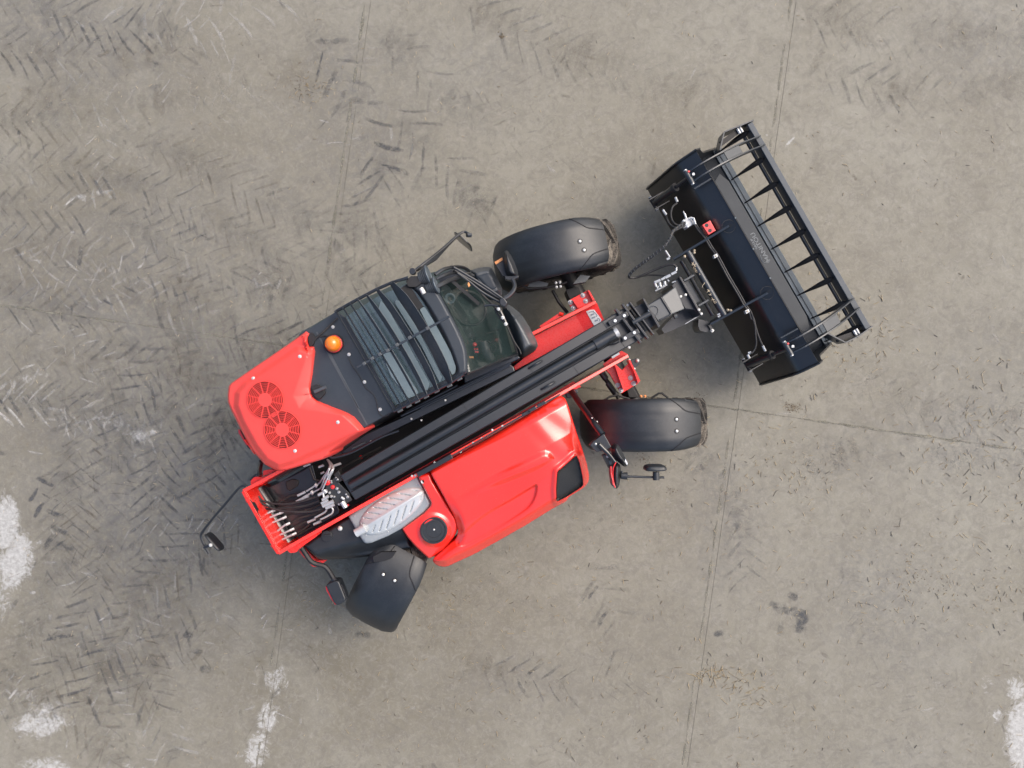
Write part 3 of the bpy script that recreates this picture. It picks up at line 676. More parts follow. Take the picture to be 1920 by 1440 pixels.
# front deck, left of the boom
part(MB().slab(ZL(Z4, [(150, 556), (205, 528), (572, 340), (655, 490), (270, 705), (30, 835), (20, 800), (190, 660)]), .98, .02), 'front_deck', 'frame')
part(MB().slab(ZL(Z4, [(572, 340), (765, 232), (828, 380), (742, 440), (655, 490)]), [.98, 1.02, 1.022, 1.01, .98], .02), 'front_deck_slope', 'frame')
part(MB().prism(ZL(Z4, [(245, 440), (430, 318), (465, 322), (462, 338), (262, 452)]), .86, .80), 'step_tube', 'frame')
part(MB().tube([P(*Z4(425, 326), .86), P(*Z4(462, 338), .86)], .02, 8), 'tube_end', 'frame')
st = part(MB().slab(round_poly(ZL(Z4, [(665, 305), (742, 288), (808, 378), (795, 402), (742, 441)]), 1.5), [.935]*20, .002) if False else MB().slab(ZL(Z4, [(666, 306), (700, 292), (740, 291), (806, 380), (798, 402), (742, 441)]), [1.002, 1.009, 1.014, 1.025, 1.024, 1.008], .002), 'instruction_sticker', 'white')
def flat_strip(pts, zf_, wd, mt, par, name):
    q = MB()
    for i in range(len(pts)-1): q.bar(P(*pts[i], zf_), P(*pts[i+1], zf_), wd, .0015)
    return q.build(name, M[mt], par)
tz = zoomer(1090, 570, 32)
for L_ in ([(450, 500), (560, 470), (700, 420), (760, 400)], [(700, 440), (850, 540), (930, 640), (940, 720), (860, 760)], [(960, 840), (1080, 900), (1120, 980), (1080, 1040)]): flat_strip(ZL(tz, L_), 1.022, .007, 'ink', st, 'printed_arrow')
for (x, y) in ((670, 640), (740, 820), (910, 1000)):
    q = MB()
    for k in range(3): q.bar(P(*tz(x-110, y+20-k*38+30), 1.016), P(*tz(x+90, y-40-k*30+30), 1.020), .005, .0015)
    q.build('printed_pictogram', M['ink'], st)
# right inner wall strip
part(MB().slab(ZL(Z8, [(-300, 860), (400, 470), (1010, 130), (1260, -20), (1320, 20), (1080, 130), (-250, 900)]), 1.0, .02), 'inner_rail', 'frame')
part(MB().slab(ZL(Z4, [(895, 715), (960, 676), (972, 690), (905, 730)]), 1.14, .002), 'data_plate', 'silver')
part(MB().slab(ZL(Z4, [(820, 780), (985, 660), (1040, 690), (1045, 712), (850, 830)]), 1.03, .02), 'front_corner_plate', 'frame')
# axle brackets
br = part(MB().slab(round_poly(ZL(Z4, [(502, 212), (682, 115), (735, 200), (715, 225), (560, 300), (540, 290)]), 3), .90, .05), 'axle_bracket', 'frame', bevel=.004)
MB().prism(ZL(Z4, [(682, 115), (698, 118), (742, 200), (728, 212)]), .97, .8).build('bracket_rib', M['frame'], br)
MB().prism(ZL(Z4, [(545, 205), (560, 198), (610, 265), (592, 275)]), .96, .85).build('bracket_rib', M['frame'], br)
bolts('bracket_bolt', ZL(Z4, [(525, 225), (638, 162), (550, 277), (663, 213)]), .905, .018, .02, m_='steel')
br = part(MB().slab(ZL(Z4, [(845, 835), (935, 785), (990, 835), (1065, 760), (1100, 835), (1150, 935), (1130, 960), (985, 1046), (930, 960), (880, 870)]), .90, .05), 'axle_bracket', 'frame', bevel=.004)
MB().prism(ZL(Z4, [(925, 790), (950, 800), (1020, 1000), (1000, 1010)]), .99, .85).build('bracket_rib', M['frame'], br)
MB().prism(ZL(Z4, [(1045, 745), (1062, 740), (1155, 930), (1135, 955), (1100, 850)]), .99, .85).build('bracket_rib', M['frame'], br)
bolts('bracket_bolt', ZL(Z4, [(1067, 905), (1095, 955), (950, 970), (980, 1018)]), .905, .018, .02, m_='steel')
part(MB().slab(round_poly(ZL(Z4, [(1065, 745), (1130, 722), (1160, 745), (1140, 790), (1100, 825)]), 4), .80, .03), 'towing_lug', 'black', bevel=.004)
part(MB().dome(P(*Z4(1127, 750), .80), .022, .04), 'towing_pin', 'bolt')
bolts('lug_bolt', ZL(Z4, [(1058, 742), (1103, 822)]), .82, .008)
part(MB().prism(ZL(Z4, [(480, 1050), (540, 995), (590, 1000), (595, 1040), (520, 1090), (490, 1085)]), 1.0, .9), 'arm_foot', 'black', bevel=.01)

# ---- boom
def lerp(a, b, t): return (a[0]+(b[0]-a[0])*t, a[1]+(b[1]-a[1])*t)
LR, LF = (637, 891), (1171, 577); RR_, RF = (666, 938), (1211, 631); zr, zfr = 1.66, 1.50
def bp(s_, t, dz=0):                      # s along (0 rear..1 front), t across
    a = lerp(lerp(LR, LF, s_), lerp(RR_, RF, s_), t); return P(a[0], a[1], zr+(zfr-zr)*s_+dz)
boom = part(MB().prism3([bp(0, .02, -.045), bp(1, .02, -.045), bp(1, .98, -.045), bp(0, .98, -.045)], [bp(0, .04, -.36), bp(1, .04, -.30), bp(1, .96, -.30), bp(0, .96, -.36)]), 'boom_section', 'black')
for t0, t1, nm in ((0, .30, 'boom_flank'), (.68, 1.0, 'boom_flank')):
    MB().prism3([bp(0, t0), bp(1, t0), bp(1, t1), bp(0, t1)], [bp(0, t0, -.09), bp(1, t0, -.09), bp(1, t1, -.09), bp(0, t1, -.09)]).build(nm, M['roof'] if 0 else M['bucket'], boom, bevel=.012, seg=3)
cyl = MB().tube([bp(.01, .49, -.012), bp(.86, .49, -.012)], .043, 24); cyl.build('lift_cylinder', M['bucket'], boom)
MB().tube([bp(.86, .49, -.01), bp(.93, .49, -.01)], .056, 24).build('cylinder_gland', M['black'], boom)
MB().tube([bp(.928, .49, -.005), bp(.94, .49, -.005)], .052, 24).build('gland_ring', M['steel'], boom)
for t in (.345, .63): MB().tube([bp(.02, t, -.03), bp(.9, t, -.03)], .008, 8).build('hydraulic_pipe', M['black'], boom)
for s_, t0, t1 in ((.43, .0, .31), (.43, .66, 1.01), (.66, .0, .3), (.77, .68, 1.0), (.92, .0, .3), (.93, .68, 1.)):
    MB().bar(bp(s_, t0, .001), bp(s_, t1, .001), .005, .004).build('weld_seam', M['matt'], boom)
for (x0, y0, x1, y1) in ((150, 820, 270, 750), (262, 1010, 385, 942)):
    a_, b_ = P(*Z4(x0, y0), 1.56), P(*Z4(x1, y1), 1.56); d = b_-a_
    MB().tube(smooth_path([a_, a_+d*.2+UP*.025, a_+d*.5+UP*.04, a_+d*.8+UP*.025, b_], 4), .008, 8).build('lifting_eye', M['black'], boom)
    MB().bar(a_, b_, .03, .006).build('eye_base', M['black'], boom)
# wear-pad collar
col = part(MB().bar(bp(.975, -.10, .02), bp(.975, 1.08, .02), .022, .07), 'boom_collar', 'black', bevel=.003)
MB().bar(bp(1.0, -.12, .025), bp(1.0, 1.08, .025), .02, .07).build('collar_plate', M['black'], col, bevel=.003)
MB().bar(bp(1.02, -.06, .015), bp(1.02, 1.06, .015), .014, .10).build('collar_plate', M['black'], col, bevel=.003)
for (x, y, x2, y2) in ((870, 420, 1040, 325), (990, 560, 1140, 480)):
    part(MB().bar(P(*Z4(x, y), 1.55), P(*Z4(x2, y2), 1.55), .05, .03), 'wear_pad_holder', 'black', bevel=.005)
for (x, y) in ((1010, 345), (928, 392), (1100, 498), (1018, 547)):
    part(MB().cyl(P(*Z4(x, y), 1.575), .014, .012, 14), 'pad_cap', 'white')
bolts('collar_bolt', ZL(Z4, [(1042, 250), (1205, 535), (1055, 630)]), 1.5, .009)
part(MB().tube(smooth_path([P(*Z4(965, 548), 1.57), P(*Z4(965, 575), 1.6), P(*Z4(930, 598), 1.58), P(*Z4(870, 605), 1.52)], 5), .008, 8), 'pipe_loop', 'hose')
part(MB().prism(ZL(Z4, [(1060, 290), (1185, 225), (1300, 420), (1185, 500)]), 1.43, 1.15), 'inner_boom', 'black', bevel=.01)
part(MB().tube([P(*Z4(1085, 410), 1.54), P(*Z4(1240, 325), 1.54)], .028, 16), 'tilt_rod', 'bucket')
part(MB().prism(ZL(Z4, [(1172, 188), (1190, 190), (1335, 440), (1318, 456)]), 1.56, 1.2), 'head_cross_plate', 'black', bevel=.003)
part(MB().tube([P(*Z4(1228, 290), 1.55), P(*Z4(1242, 345), 1.55)], .008, 8), 'rod_ring', 'steel')
hq = [(1212, 255, 1.40), (1345, 178, 1.40), (1440, 332, 1.40), (1318, 402, 1.40)]
def lowq(L_): return [Vector((P(*Z4(x, y), z).x, P(*Z4(x, y), z).y, .75)) for x, y, z in L_]
hd = part(MB().prism3([P(*Z4(x, y), z) for x, y, z in hq], lowq(hq)), 'boom_head', 'grey', bevel=.01, seg=3)
hq = [(1347, 177, 1.402), (1472, 82, 1.33), (1555, 284, 1.33), (1442, 331, 1.402)]
MB().prism3([P(*Z4(x, y), z) for x, y, z in hq], lowq(hq)).build('head_slope', M['grey'], hd, bevel=.01, seg=3)
MB().tube(smooth_path([P(*Z4(x, y), 1.405) for x, y in ((1340, 180), (1370, 230), (1420, 310), (1425, 335), (1330, 385))], 5), .009, 8).build('head_seam', M['black'], hd)
MB().torus(P(*Z4(1275, 300), 1.402), UP, .045, .006, 20).build('pin_boss', M['grey'], hd)
part(MB().tube([P(*Z4(1455, 352), 1.0), P(*Z4(1480, 340), 1.0)], .032, 14), 'head_pin', 'grey')
part(MB().prism(ZL(Z4, [(1540, 285), (1620, 290), (1680, 330), (1700, 345), (1560, 420), (1440, 480), (1370, 505), (1345, 465), (1430, 370)]), .85, .55), 'head_link_plate', 'black')
# carriage
ca_ = part(MB().prism(ZL(B5, [(858, 112), (945, 5), (1000, 60), (1262, 495), (1235, 515), (1165, 438), (1042, 425)]), 1.10, .55), 'tool_carriage', 'black', bevel=.006)
MB().prism(ZL(B5, [(955, -10), (985, -10), (1275, 500), (1250, 520)]), 1.16, .6).build('carriage_plate', M['black'], ca_, bevel=.004)
bolts('carriage_bolt', ZL(B5, [(983, 258), (1048, 236), (1262, 492), (1228, 437)]), 1.17, .009)
part(MB().bar(P(*B5(1042, 630), 1.0), P(*B5(1215, 525), 1.0), .006, .01), 'grease_rod', 'steel')
part(MB().prism(round_poly(ZL(B5, [(1220, 560), (1380, 600), (1400, 700), (1320, 745), (1240, 720), (1215, 660)]), 2), .85, .6), 'carriage_foot', 'black', bevel=.006)
part(MB().bar(P(*B5(1360, 640), .88), P(*B5(1400, 700), .88), .02, .02), 'locking_pin', 'black'); bolts('locking_bolt', ZL(B5, [(1407, 718)]), .88, .013, .02)

# ---- boom rear end, valve block, pipes and hoses in the rear well
part(MB().prism(round_poly(ZL(Z6, [(590, 470), (640, 430), (700, 450), (1020, 290), (1080, 240), (1130, 420), (1150, 620), (1290, 560), (1330, 680), (840, 960), (790, 930), (620, 560)]), 4), 1.38, 1.0), 'boom_casting', 'black', bevel=.02, seg=3)
part(MB().tube([P(*Z6(600, 460), 1.45), P(*Z6(690, 600), 1.45)], .055, 18), 'pivot_tube', 'black')
part(MB().prism(round_poly(ZL(Z6, [(840, 400), (905, 375), (960, 390), (950, 440), (880, 485), (850, 465)]), 3), 1.40, 1.3), 'casting_slot', 'matt', bevel=.008)
part(MB().tube([P(*Z6(1060, 270), 1.5), P(*Z6(1100, 380), 1.5), P(*Z6(1170, 400), 1.5)], .012, 8), 'hose_bracket', 'matt')
part(MB().tube([P(*Z6(650, 590), 1.46), P(*Z6(860, 950), 1.46)], .068, 16), 'compensation_cylinder', 'black')
vb = part(MB().prism(ZL(V5, [(350, 760), (560, 540), (700, 700), (900, 900), (960, 1060), (720, 1200), (540, 1130), (430, 900)]), 1.62, 1.4), 'valve_block', 'fender', bevel=.006)
part(MB().prism(ZL(V5, [(540, 480), (650, 380), (720, 520), (740, 620), (640, 660)]), 1.64, 1.5), 'boom_end_lug', 'matt', bevel=.006)
for (x, y, r_, mt) in ((415, 645, .026, 'redlens'), (533, 755, .017, 'redlens'), (868, 1165, .009, 'redlens'), (628, 790, .013, 'steel'), (670, 870, .013, 'steel'), (458, 885, .012, 'steel'), (502, 965, .013, 'steel'), (568, 972, .009, 'steel'), (865, 975, .013, 'steel'), (830, 918, .009, 'steel'), (675, 1140, .010, 'steel'), (495, 620, .009, 'steel'), (505, 655, .008, 'steel'), (640, 585, .014, 'steel'), (605, 545, .009, 'steel')):
    MB().cyl(P(*V5(x, y), 1.62), r_*1.1, .014, 6 if mt == 'steel' else 16).dome(P(*V5(x, y), 1.634), r_*.8, .012, 10, 3).build('plug' if mt == 'redlens' else 'fitting', M[mt], vb)
for a_, b_, r_ in (((740, 1090), (820, 1220), .024), ((720, 990), (790, 1040), .012), ((200, 940), (400, 830), .013), ((290, 1050), (430, 960), .015), ((270, 1130), (420, 1050), .014), ((300, 1190), (540, 1080), .018), ((370, 1240), (560, 1150), .015), ((300, 860), (330, 1000), .010), ((330, 830), (390, 890), .016)):
    MB().tube([P(*V5(*a_), 1.66), P(*V5(*b_), 1.66)], r_, 8).build('pipe_union', M['steel'], vb)
def pipe(zf_, pts, z, r_, mt='steel', nm='steel_pipe'):
    zz = z if isinstance(z, (list, tuple)) else [z]*len(pts)
    return part(MB().tube(smooth_path([P(*zf_(x, y), q) for (x, y), q in zip(pts, zz)], 5), r_, 8), nm, mt)
pipe(V5, [(400, 140), (440, 210), (460, 290), (410, 400), (300, 560), (250, 640), (200, 690)], [1.55, 1.6, 1.66, 1.68, 1.66, 1.6, 1.56], .008)
pipe(V5, [(410, 150), (460, 230), (470, 310), (420, 420), (330, 600), (280, 740), (230, 800), (100, 870)], [1.55, 1.62, 1.68, 1.70, 1.68, 1.62, 1.58, 1.56], .008)
pipe(V5, [(420, 150), (500, 240), (540, 310), (520, 400), (460, 520), (440, 600)], [1.55, 1.62, 1.68, 1.70, 1.68, 1.66], .009)
pipe(V5, [(450, 220), (520, 330), (480, 430), (380, 620), (290, 830)], [1.6, 1.7, 1.72, 1.7, 1.66], .008)
pipe(V5, [(440, 330), (420, 480), (410, 590)], 1.71, .007)
pipe(V5, [(490, 1200), (530, 1260), (510, 1350), (430, 1400), (340, 1450), (250, 1490)], 1.6, .009); pipe(V5, [(390, 1270), (340, 1330), (200, 1410), (120, 1450)], 1.6, .009)
for a_, b_ in (((1125, 425), (1030, 485)), ((1085, 495), (1000, 540))): pipe(Z6, [a_, b_], 1.55, .008)
for a_, b_, r_ in (((1020, 490), (950, 525), .012), ((1050, 530), (1010, 545), .011), ((1005, 545), (940, 580), .013), ((1105, 425), (1130, 440), .020), ((1070, 490), (1095, 505), .020), ((1110, 735), (1040, 765), .012), ((1160, 755), (1095, 785), .013), ((1140, 268), (1185, 250), .012), ((1280, 255), (1340, 235), .012), ((1160, 325), (1190, 312), .010), ((1005, 262), (1065, 240), .010)):
    part(MB().tube([P(*Z6(*a_), 1.55), P(*Z6(*b_), 1.55)], r_, 8), 'hose_ferrule', 'steel')
for (x0, y0, x1, y1) in ((650, 708, 740, 655), (672, 745, 815, 672), (695, 790, 840, 718), (742, 870, 872, 775), (762, 902, 910, 825), (782, 945, 930, 865)):
    pipe(Z6, [(x0+6, y0+8), (x0, y0), (x0+18, y0-18), (x1-40, y1+18), (x1, y1)], [1.54, 1.57, 1.60, 1.60, 1.58], .010)
    part(MB().tube([P(*Z6(x1-28, y1+14), 1.60), P(*Z6(x1+8, y1-4), 1.58)], .013, 8), 'hose_ferrule', 'steel')
for pts, z in (([(590, 560), (640, 600), (760, 650), (900, 670), (1050, 670), (1180, 640)], 1.62), ([(600, 530), (640, 575), (780, 600), (920, 590), (1160, 525)], 1.60), ([(585, 580), (650, 640), (800, 640), (1000, 620), (1150, 570)], 1.58),
               ([(880, 775), (960, 730), (1100, 690), (1200, 660)], 1.52), ([(910, 825), (1000, 770), (1150, 720), (1210, 650)], 1.5), ([(930, 865), (1000, 830), (1060, 780)], 1.5), ([(850, 715), (900, 690), (1080, 640), (1180, 590)], 1.5),
               ([(740, 655), (800, 620), (900, 590), (950, 575)], 1.5), ([(830, 920), (920, 890), (1060, 820), (1150, 760)], 1.48), ([(760, 600), (880, 530), (950, 525)], 1.5),
               ([(1110, 400), (1250, 330), (1500, 190), (1700, 90)], 1.3), ([(760, 380), (850, 330), (990, 260), (1200, 180)], 1.35)):
    pipe(Z6, pts, z, .010, 'hose', 'hydraulic_hose')

# ---- cab ----------------------------------------------------------------
# plinth and floor
part(MB().prism(ZL(Z2, [(0, 700), (340, 500), (980, 200), (1400, 100), (1560, 130), (1720, 430), (1860, 640), (1930, 900), (1500, 1090), (860, 1400), (590, 1550)]), 1.02, .6), 'cab_floor', 'interior')
sidew = MB()
TR = [P(682, 803, 2.16), P(737, 772, 2.18), P(868, 703, 2.18)]
for i in range(2):
    a_, b_ = TR[i], TR[i+1]; sidew.prism3([a_, b_, b_+Lv*.03, a_+Lv*.03], [Vector((v.x, v.y, .7)) for v in (a_, b_, b_+Lv*.03, a_+Lv*.03)])
part(sidew, 'cab_side_wall', 'black')
part(MB().prism(ZL(Z3, [(560, 1400), (590, 1385), (800, 1300), (1010, 1250), (1035, 1270), (1000, 1290), (800, 1380), (570, 1480)]), 1.52, .8), 'cab_sill', 'black', bevel=.015)
for a_, b_, z, r_ in ((Z2(920, 1440), Z2(1910, 965), 1.62, .012), (Z2(1100, 1370), Z2(1900, 985), 1.72, .009), (Z8(0, 215), Z8(390, 8), 1.55, .012)):
    part(MB().tube([P(*a_, z), P(*b_, z)], r_, 8), 'cab_side_rail', 'black')
sp_ = part(MB().slab(ZL(Z2, [(380, 1760), (600, 1600), (940, 1445), (1900, 975), (1935, 995), (1950, 1040), (960, 1520), (620, 1690), (420, 1790)]), 1.52, .35), 'boom_side_shroud', 'black', bevel=.012)
bolts('shroud_bolt', ZL(Z8, [(300, 122), (45, 262), (120, 272)]) + ZL(Z6, [(1520, 92), (1610, 38)]), 1.53, .007)
part(MB().tube(smooth_path([P(*Z6(x, y), 1.7) for x, y in ((1240, 165), (1280, 180), (1450, 130), (1700, 0), (1860, -60))], 6), .012, 10), 'window_frame_rail', 'black')
part(MB().tube(smooth_path([P(*Z6(x, y), 1.6) for x, y in ((1240, 160), (1245, 120), (1300, 80), (1560, -60))], 6), .010, 10), 'window_frame_rail', 'black')
part(MB().prism(ZL(Z6, [(1260, 150), (1300, 100), (1560, -30), (1700, -20), (1480, 100), (1300, 165)]), 1.5, 1.2), 'rear_side_pane', 'matt')
part(MB().tube([P(*Z6(1440, 100), 1.55), P(*Z6(1560, 45), 1.55)], .008, 8), 'steel_clip', 'grey')
for (x, y, r_) in ((1520, 178, .02), (1440, 65, .018)): part(MB().dome(P(*Z6(x, y), 1.2), r_, .02), 'red_cap', 'redlens')
# front of cab: nose and lamp housing
noseA = round_poly(ZL(Z3, [(620, 552), (700, 530), (785, 525), (812, 570), (840, 620), (880, 705), (868, 745), (800, 775), (700, 745), (650, 640)]), 4)
part(MB(), 'x', 'grey') if False else None
na = shell('lamp_cover', noseA, lambda X, Y, D: 1.46-.10*(1-sstep(0, 9, D))-.0, M['grey'], TH, 2.0, .3)
shell('lamp_cover_inset', round_poly(ZL(Z3, [(672, 600), (770, 572), (795, 600), (838, 690), (800, 715), (760, 705)]), 3), lambda X, Y, D: 1.468-.006*(1-sstep(0, 4, D)), M['roof'], na, 2.0, .02)
noseB = smooth_poly(ZL(Z3, [(880, 840), (930, 835), (985, 870), (1030, 910), (1080, 980), (1125, 1060), (1168, 1150), (1160, 1195), (1110, 1230), (1045, 1262), (1010, 1225), (985, 1140), (950, 1040), (910, 940)]), 3)
ZB = Z3(1040, 1060); crs = ZL(Z3, [(925, 950), (985, 935), (1055, 955)])
def zB(X, Y, D):
    d = seg_dist(crs, X, Y, False); fr = (X-Z3(985, 940)[0])*.5+(Y-Z3(985, 940)[1])*.866
    return 1.50-.22*(1-sstep(0, 17, D))**1.6+.03*sstep(-2, 2.5, fr)
shell('nose_cover', noseB, zB, M['grey'], TH, 2.0, .4)
part(MB().tube(smooth_path([P(*V4(x, y), 1.56) for x, y in ((930, 780), (985, 900), (1040, 1010), (1070, 1060), (1110, 1120), (1130, 1180))], 4), .006, 6), 'nose_seam', 'matt')
# interior things seen through the glass
part(MB().torus(P(*Z3(452, 785), 1.6), (.3, -.2, 1), .042, .010, 24), 'dome_ring', 'pale')
part(MB().torus(P(*Z3(452, 785), 1.58), (.3, -.2, 1), .030, .008, 24), 'cup_ring', 'pale')
cn = part(MB().prism(round_poly(ZL(V4, [(470, 1000), (560, 960), (640, 1010), (700, 1150), (720, 1220), (600, 1270), (540, 1160)]), 5), 1.38, 1.0), 'console', 'matt', bevel=.02)
MB().dome(P(*V4(503, 1052), 1.50), .022, .03).build('red_knob', M['redlens'], cn)
for (x, y) in ((508, 1112), (540, 1112), (520, 1152), (545, 1152)): MB().cyl(P(*V4(x, y), 1.42), .010, .015, 8).build('switch', M['redlens'], cn)
part(MB().tube(smooth_path([P(*V4(x, y), 1.5) for x, y in ((670, 1000), (720, 1030), (740, 1020), (780, 1050), (790, 1100), (760, 1155), (735, 1150), (725, 1090))], 4), .008, 8), 'joystick_guard', 'matt')
part(MB().tube([P(*V4(620, 1010), 1.42), P(*V4(650, 1120), 1.42), P(*V4(720, 1260), 1.38)], [.04, .055, .05], 12), 'arm_rest', 'grey')
part(MB().prism(round_poly(ZL(V4, [(20, 250), (140, 240), (260, 420), (420, 720), (520, 960), (420, 980), (300, 760), (120, 480)]), 6), 1.5, 1.2), 'dashboard', 'matt', bevel=.02)
part(MB().torus(P(*V4(430, 560), 1.45), (.5, .3, 1), .17, .014, 30), 'steering_wheel', 'matt')
part(MB().slab(ZL(V4, [(640, 560), (780, 590), (870, 830), (820, 960), (700, 830)]), 1.10, .02), 'floor_mat', 'interior')
part(MB().bar(P(*V4(640, 915), 1.2), P(*V4(860, 840), 1.2), .02, .02), 'pedal_bar', 'matt')
part(MB().slab(ZL(V4, [(430, 1210), (490, 1210), (492, 1235), (435, 1235)]), 1.62, .002), 'warning_sticker', 'orange')
part(MB().slab(ZL(V4, [(408, 235), (425, 205), (445, 250), (425, 278)]), 1.95, .002), 'window_sticker', 'orange')
st_ = part(MB().prism(round_poly(ZL(Z2, [(560, 560), (840, 420), (1120, 900), (900, 1060), (760, 900)]), 8), 1.55, 1.1), 'driver_seat', 'matt', bevel=.05, seg=4)
MB().prism(round_poly(ZL(Z2, [(520, 590), (620, 530), (900, 980), (820, 1060)]), 6), 1.9, 1.3).build('backrest', M['matt'], st_, bevel=.04, seg=4)
# windscreen
ws = smooth_poly(ZL(Z3, [(400, 655), (480, 625), (600, 585), (700, 735), (790, 825), (880, 925), (935, 1040), (985, 1170), (1003, 1245), (900, 1275), (740, 1335), (580, 1395), (592, 1290), (560, 1140), (500, 980), (440, 860), (375, 740)]), 2)
def zW(X, Y, D):
    a = ((X-850)*.866-(Y-598)*.5); c_ = ((X-850)*.5+(Y-598)*.866)
    a = a + .0016*(c_-10)**2
    return 2.16-.72*np.clip((a+10)/97, 0, 1.05)**1.15
shell('windscreen', ws, zW, M['windscreen'], TH, 3.0, 0)
wl = ZL(Z3, [(600, 585), (700, 735), (790, 825), (880, 925), (935, 1040), (985, 1170), (1003, 1245)])
part(MB().tube(smooth_path([P(x, y, float(zW(np.array(x), np.array(y), 0))+.005) for x, y in wl], 4), .012, 8), 'windscreen_seal', 'matt')
part(MB().tube([P(*Z3(1003, 1245), 1.45), P(*Z3(900, 1278), 1.6), P(*Z3(740, 1337), 1.85), P(*Z3(580, 1397), 2.14)], .018, 8), 'windscreen_pillar', 'black')
part(MB().tube([P(*Z3(340, 690), 2.16), P(*Z3(440, 640), 2.1), P(*Z3(600, 585), 1.75), P(*Z3(640, 600), 1.5)], .02, 8), 'windscreen_pillar', 'black')
# left door and pillar tubes
for pts, zz, r_ in (([(330, 590), (400, 545), (480, 528), (560, 530), (612, 560)], [2.1, 2.05, 1.95, 1.8, 1.6], .016), ([(340, 625), (420, 590), (510, 575), (600, 590)], [2.1, 2.05, 1.9, 1.7], .012),
                    ([(480, 528), (560, 575), (700, 660), (890, 790)], [1.98, 1.95, 1.9, 1.86], .012), ([(510, 575), (600, 640), (720, 735), (885, 825)], [1.96, 1.93, 1.88, 1.84], .012),
                    ([(480, 550), (560, 600), (720, 700), (880, 800)], [1.9, 1.88, 1.84, 1.80], .02)):
    pipe(Z3, pts, zz, r_, 'black', 'pillar_tube')
part(MB().prism(round_poly(ZL(Z3, [(350, 600), (480, 540), (600, 560), (620, 600), (500, 640), (380, 680)]), 3), 1.45, 1.0), 'door_panel', 'black', bevel=.01)
part(MB().prism(round_poly(ZL(Z3, [(855, 790), (890, 770), (925, 820), (900, 855), (860, 835)]), 3), 1.92, 1.7), 'mirror_hinge', 'black', bevel=.008)
pipe(Z3, [(735, 845), (800, 838), (860, 850)], 1.86, .010, 'black', 'wiper_arm'); pipe(Z3, [(845, 850), (880, 920), (910, 985)], 1.85, .014, 'black', 'wiper_arm'); pipe(Z3, [(820, 870), (860, 940), (905, 990)], 1.82, .010, 'black', 'wiper_arm')
bolts('wiper_nut', ZL(Z3, [(885, 940), (910, 992), (850, 870)]), 1.87, .012, .012)
part(MB().bar(P(*Z3(470, 640), 1.98), P(*Z3(690, 830), 1.8), .03, .006), 'wiper_blade', 'matt')
# roof
part(MB().slab(ZL(Z2, [(0, 705), (200, 590), (338, 500), (410, 545), (868, 1375), (845, 1397), (590, 1545), (300, 1500), (0, 1250)]), 2.19, .05), 'roof_panel', 'roof', bevel=.006)
for a_, b_ in ((Z1(1120, 300), Z1(1575, 1135)), (Z1(1240, 490), Z1(1500, 985))):
    part(MB().bar(P(*a_, 2.192), P(*b_, 2.192), .012, .004), 'roof_seam', 'grey')
part(MB().prism(ZL(Z2, [(380, 570), (420, 548), (872, 1370), (846, 1394)]), 2.204, 2.18), 'roof_edge_strip', 'black')
# roof glass and the pale strips on top of it
shell('roof_glass', round_poly(ZL(Z2, [(415, 552), (700, 372), (1000, 238), (1160, 480), (1300, 740), (1395, 960), (1372, 1085), (1100, 1230), (868, 1345)]), 2), lambda X, Y, D: 2.178+0*X, M['roofglass'], TH, 6, .01)
for pts in ([(740, 400), (800, 470), (980, 790), (1180, 1150), (1160, 1210), (1120, 1200), (930, 860), (720, 470)], [(870, 400), (930, 400), (1080, 680), (1290, 1090), (1270, 1140), (1100, 800), (870, 430)], [(1090, 480), (1130, 455), (1200, 560), (1290, 720), (1370, 870), (1415, 1000), (1408, 1050), (1382, 1072), (1330, 960), (1250, 800), (1170, 640)],
            [(750, 880), (850, 860), (1080, 1230), (1040, 1260), (990, 1280), (830, 1080)]):
    part(MB().slab(round_poly(ZL(Z2, pts), 2), 2.192, .006), 'pale_roof_strip', 'pale')
visor = smooth_poly(ZL(Z2, [(985, 245), (1050, 195), (1180, 250), (1255, 325), (1350, 495), (1435, 660), (1495, 800), (1515, 900), (1518, 1030), (1480, 1066), (1375, 1092), (1420, 1040), (1400, 950), (1330, 770), (1240, 600), (1150, 450), (1070, 340)]), 3)
shell('sun_visor', visor, lambda X, Y, D: 2.215-.03*(1-sstep(0, 5, D)), M['roof'], TH, 2.2, .05)
part(MB().prism(ZL(Z2, [(900, 300), (985, 245), (1120, 450), (1075, 490), (1020, 430)]), 2.205, 2.15), 'visor_mount', 'matt')
# guard
rail_pts = [(332, 500), (520, 395), (700, 300), (840, 238), (985, 195)]
gd = part(MB().tube([P(*Z2(x, y), 2.27) for x, y in rail_pts], .014, 8), 'roof_guard', 'black')
MB().tube([P(*Z2(x, y), 2.27) for x, y in ((850, 1397), (1000, 1322), (1150, 1248), (1365, 1140), (1482, 1062))], .014, 8).build('guard_rail', M['black'], gd)
for x, y in ((905, 1375), (985, 1332), (1060, 1292), (1140, 1250), (1235, 1200), (1350, 1150), (1440, 1090)):
    MB().bar(P(*Z2(x-18, y+22), 2.25), P(*Z2(x+28, y), 2.25), .035, .03).build('guard_clamp', M['grey'], gd, bevel=.004)
for x, y in ((335, 505), (400, 468), (465, 432), (535, 395), (610, 352), (705, 303), (835, 247)):
    MB().bar(P(*Z2(x-8, y-8), 2.29), P(*Z2(x+10, y+12), 2.29), .012, .05).build('guard_lug', M['black'], gd)
slats = [((335, 500), (850, 1392), 2.2, 0), ((400, 468), (930, 1365), 2.4, 1), ((465, 432), (1000, 1330), 2.6, 2), ((535, 395), (1075, 1290), 4.5, 3.5), ((612, 352), (1150, 1250), 7.5, 5), ((708, 303), (1245, 1205), 12, 6.5), ((838, 245), (1365, 1145), 18.5, 8)]
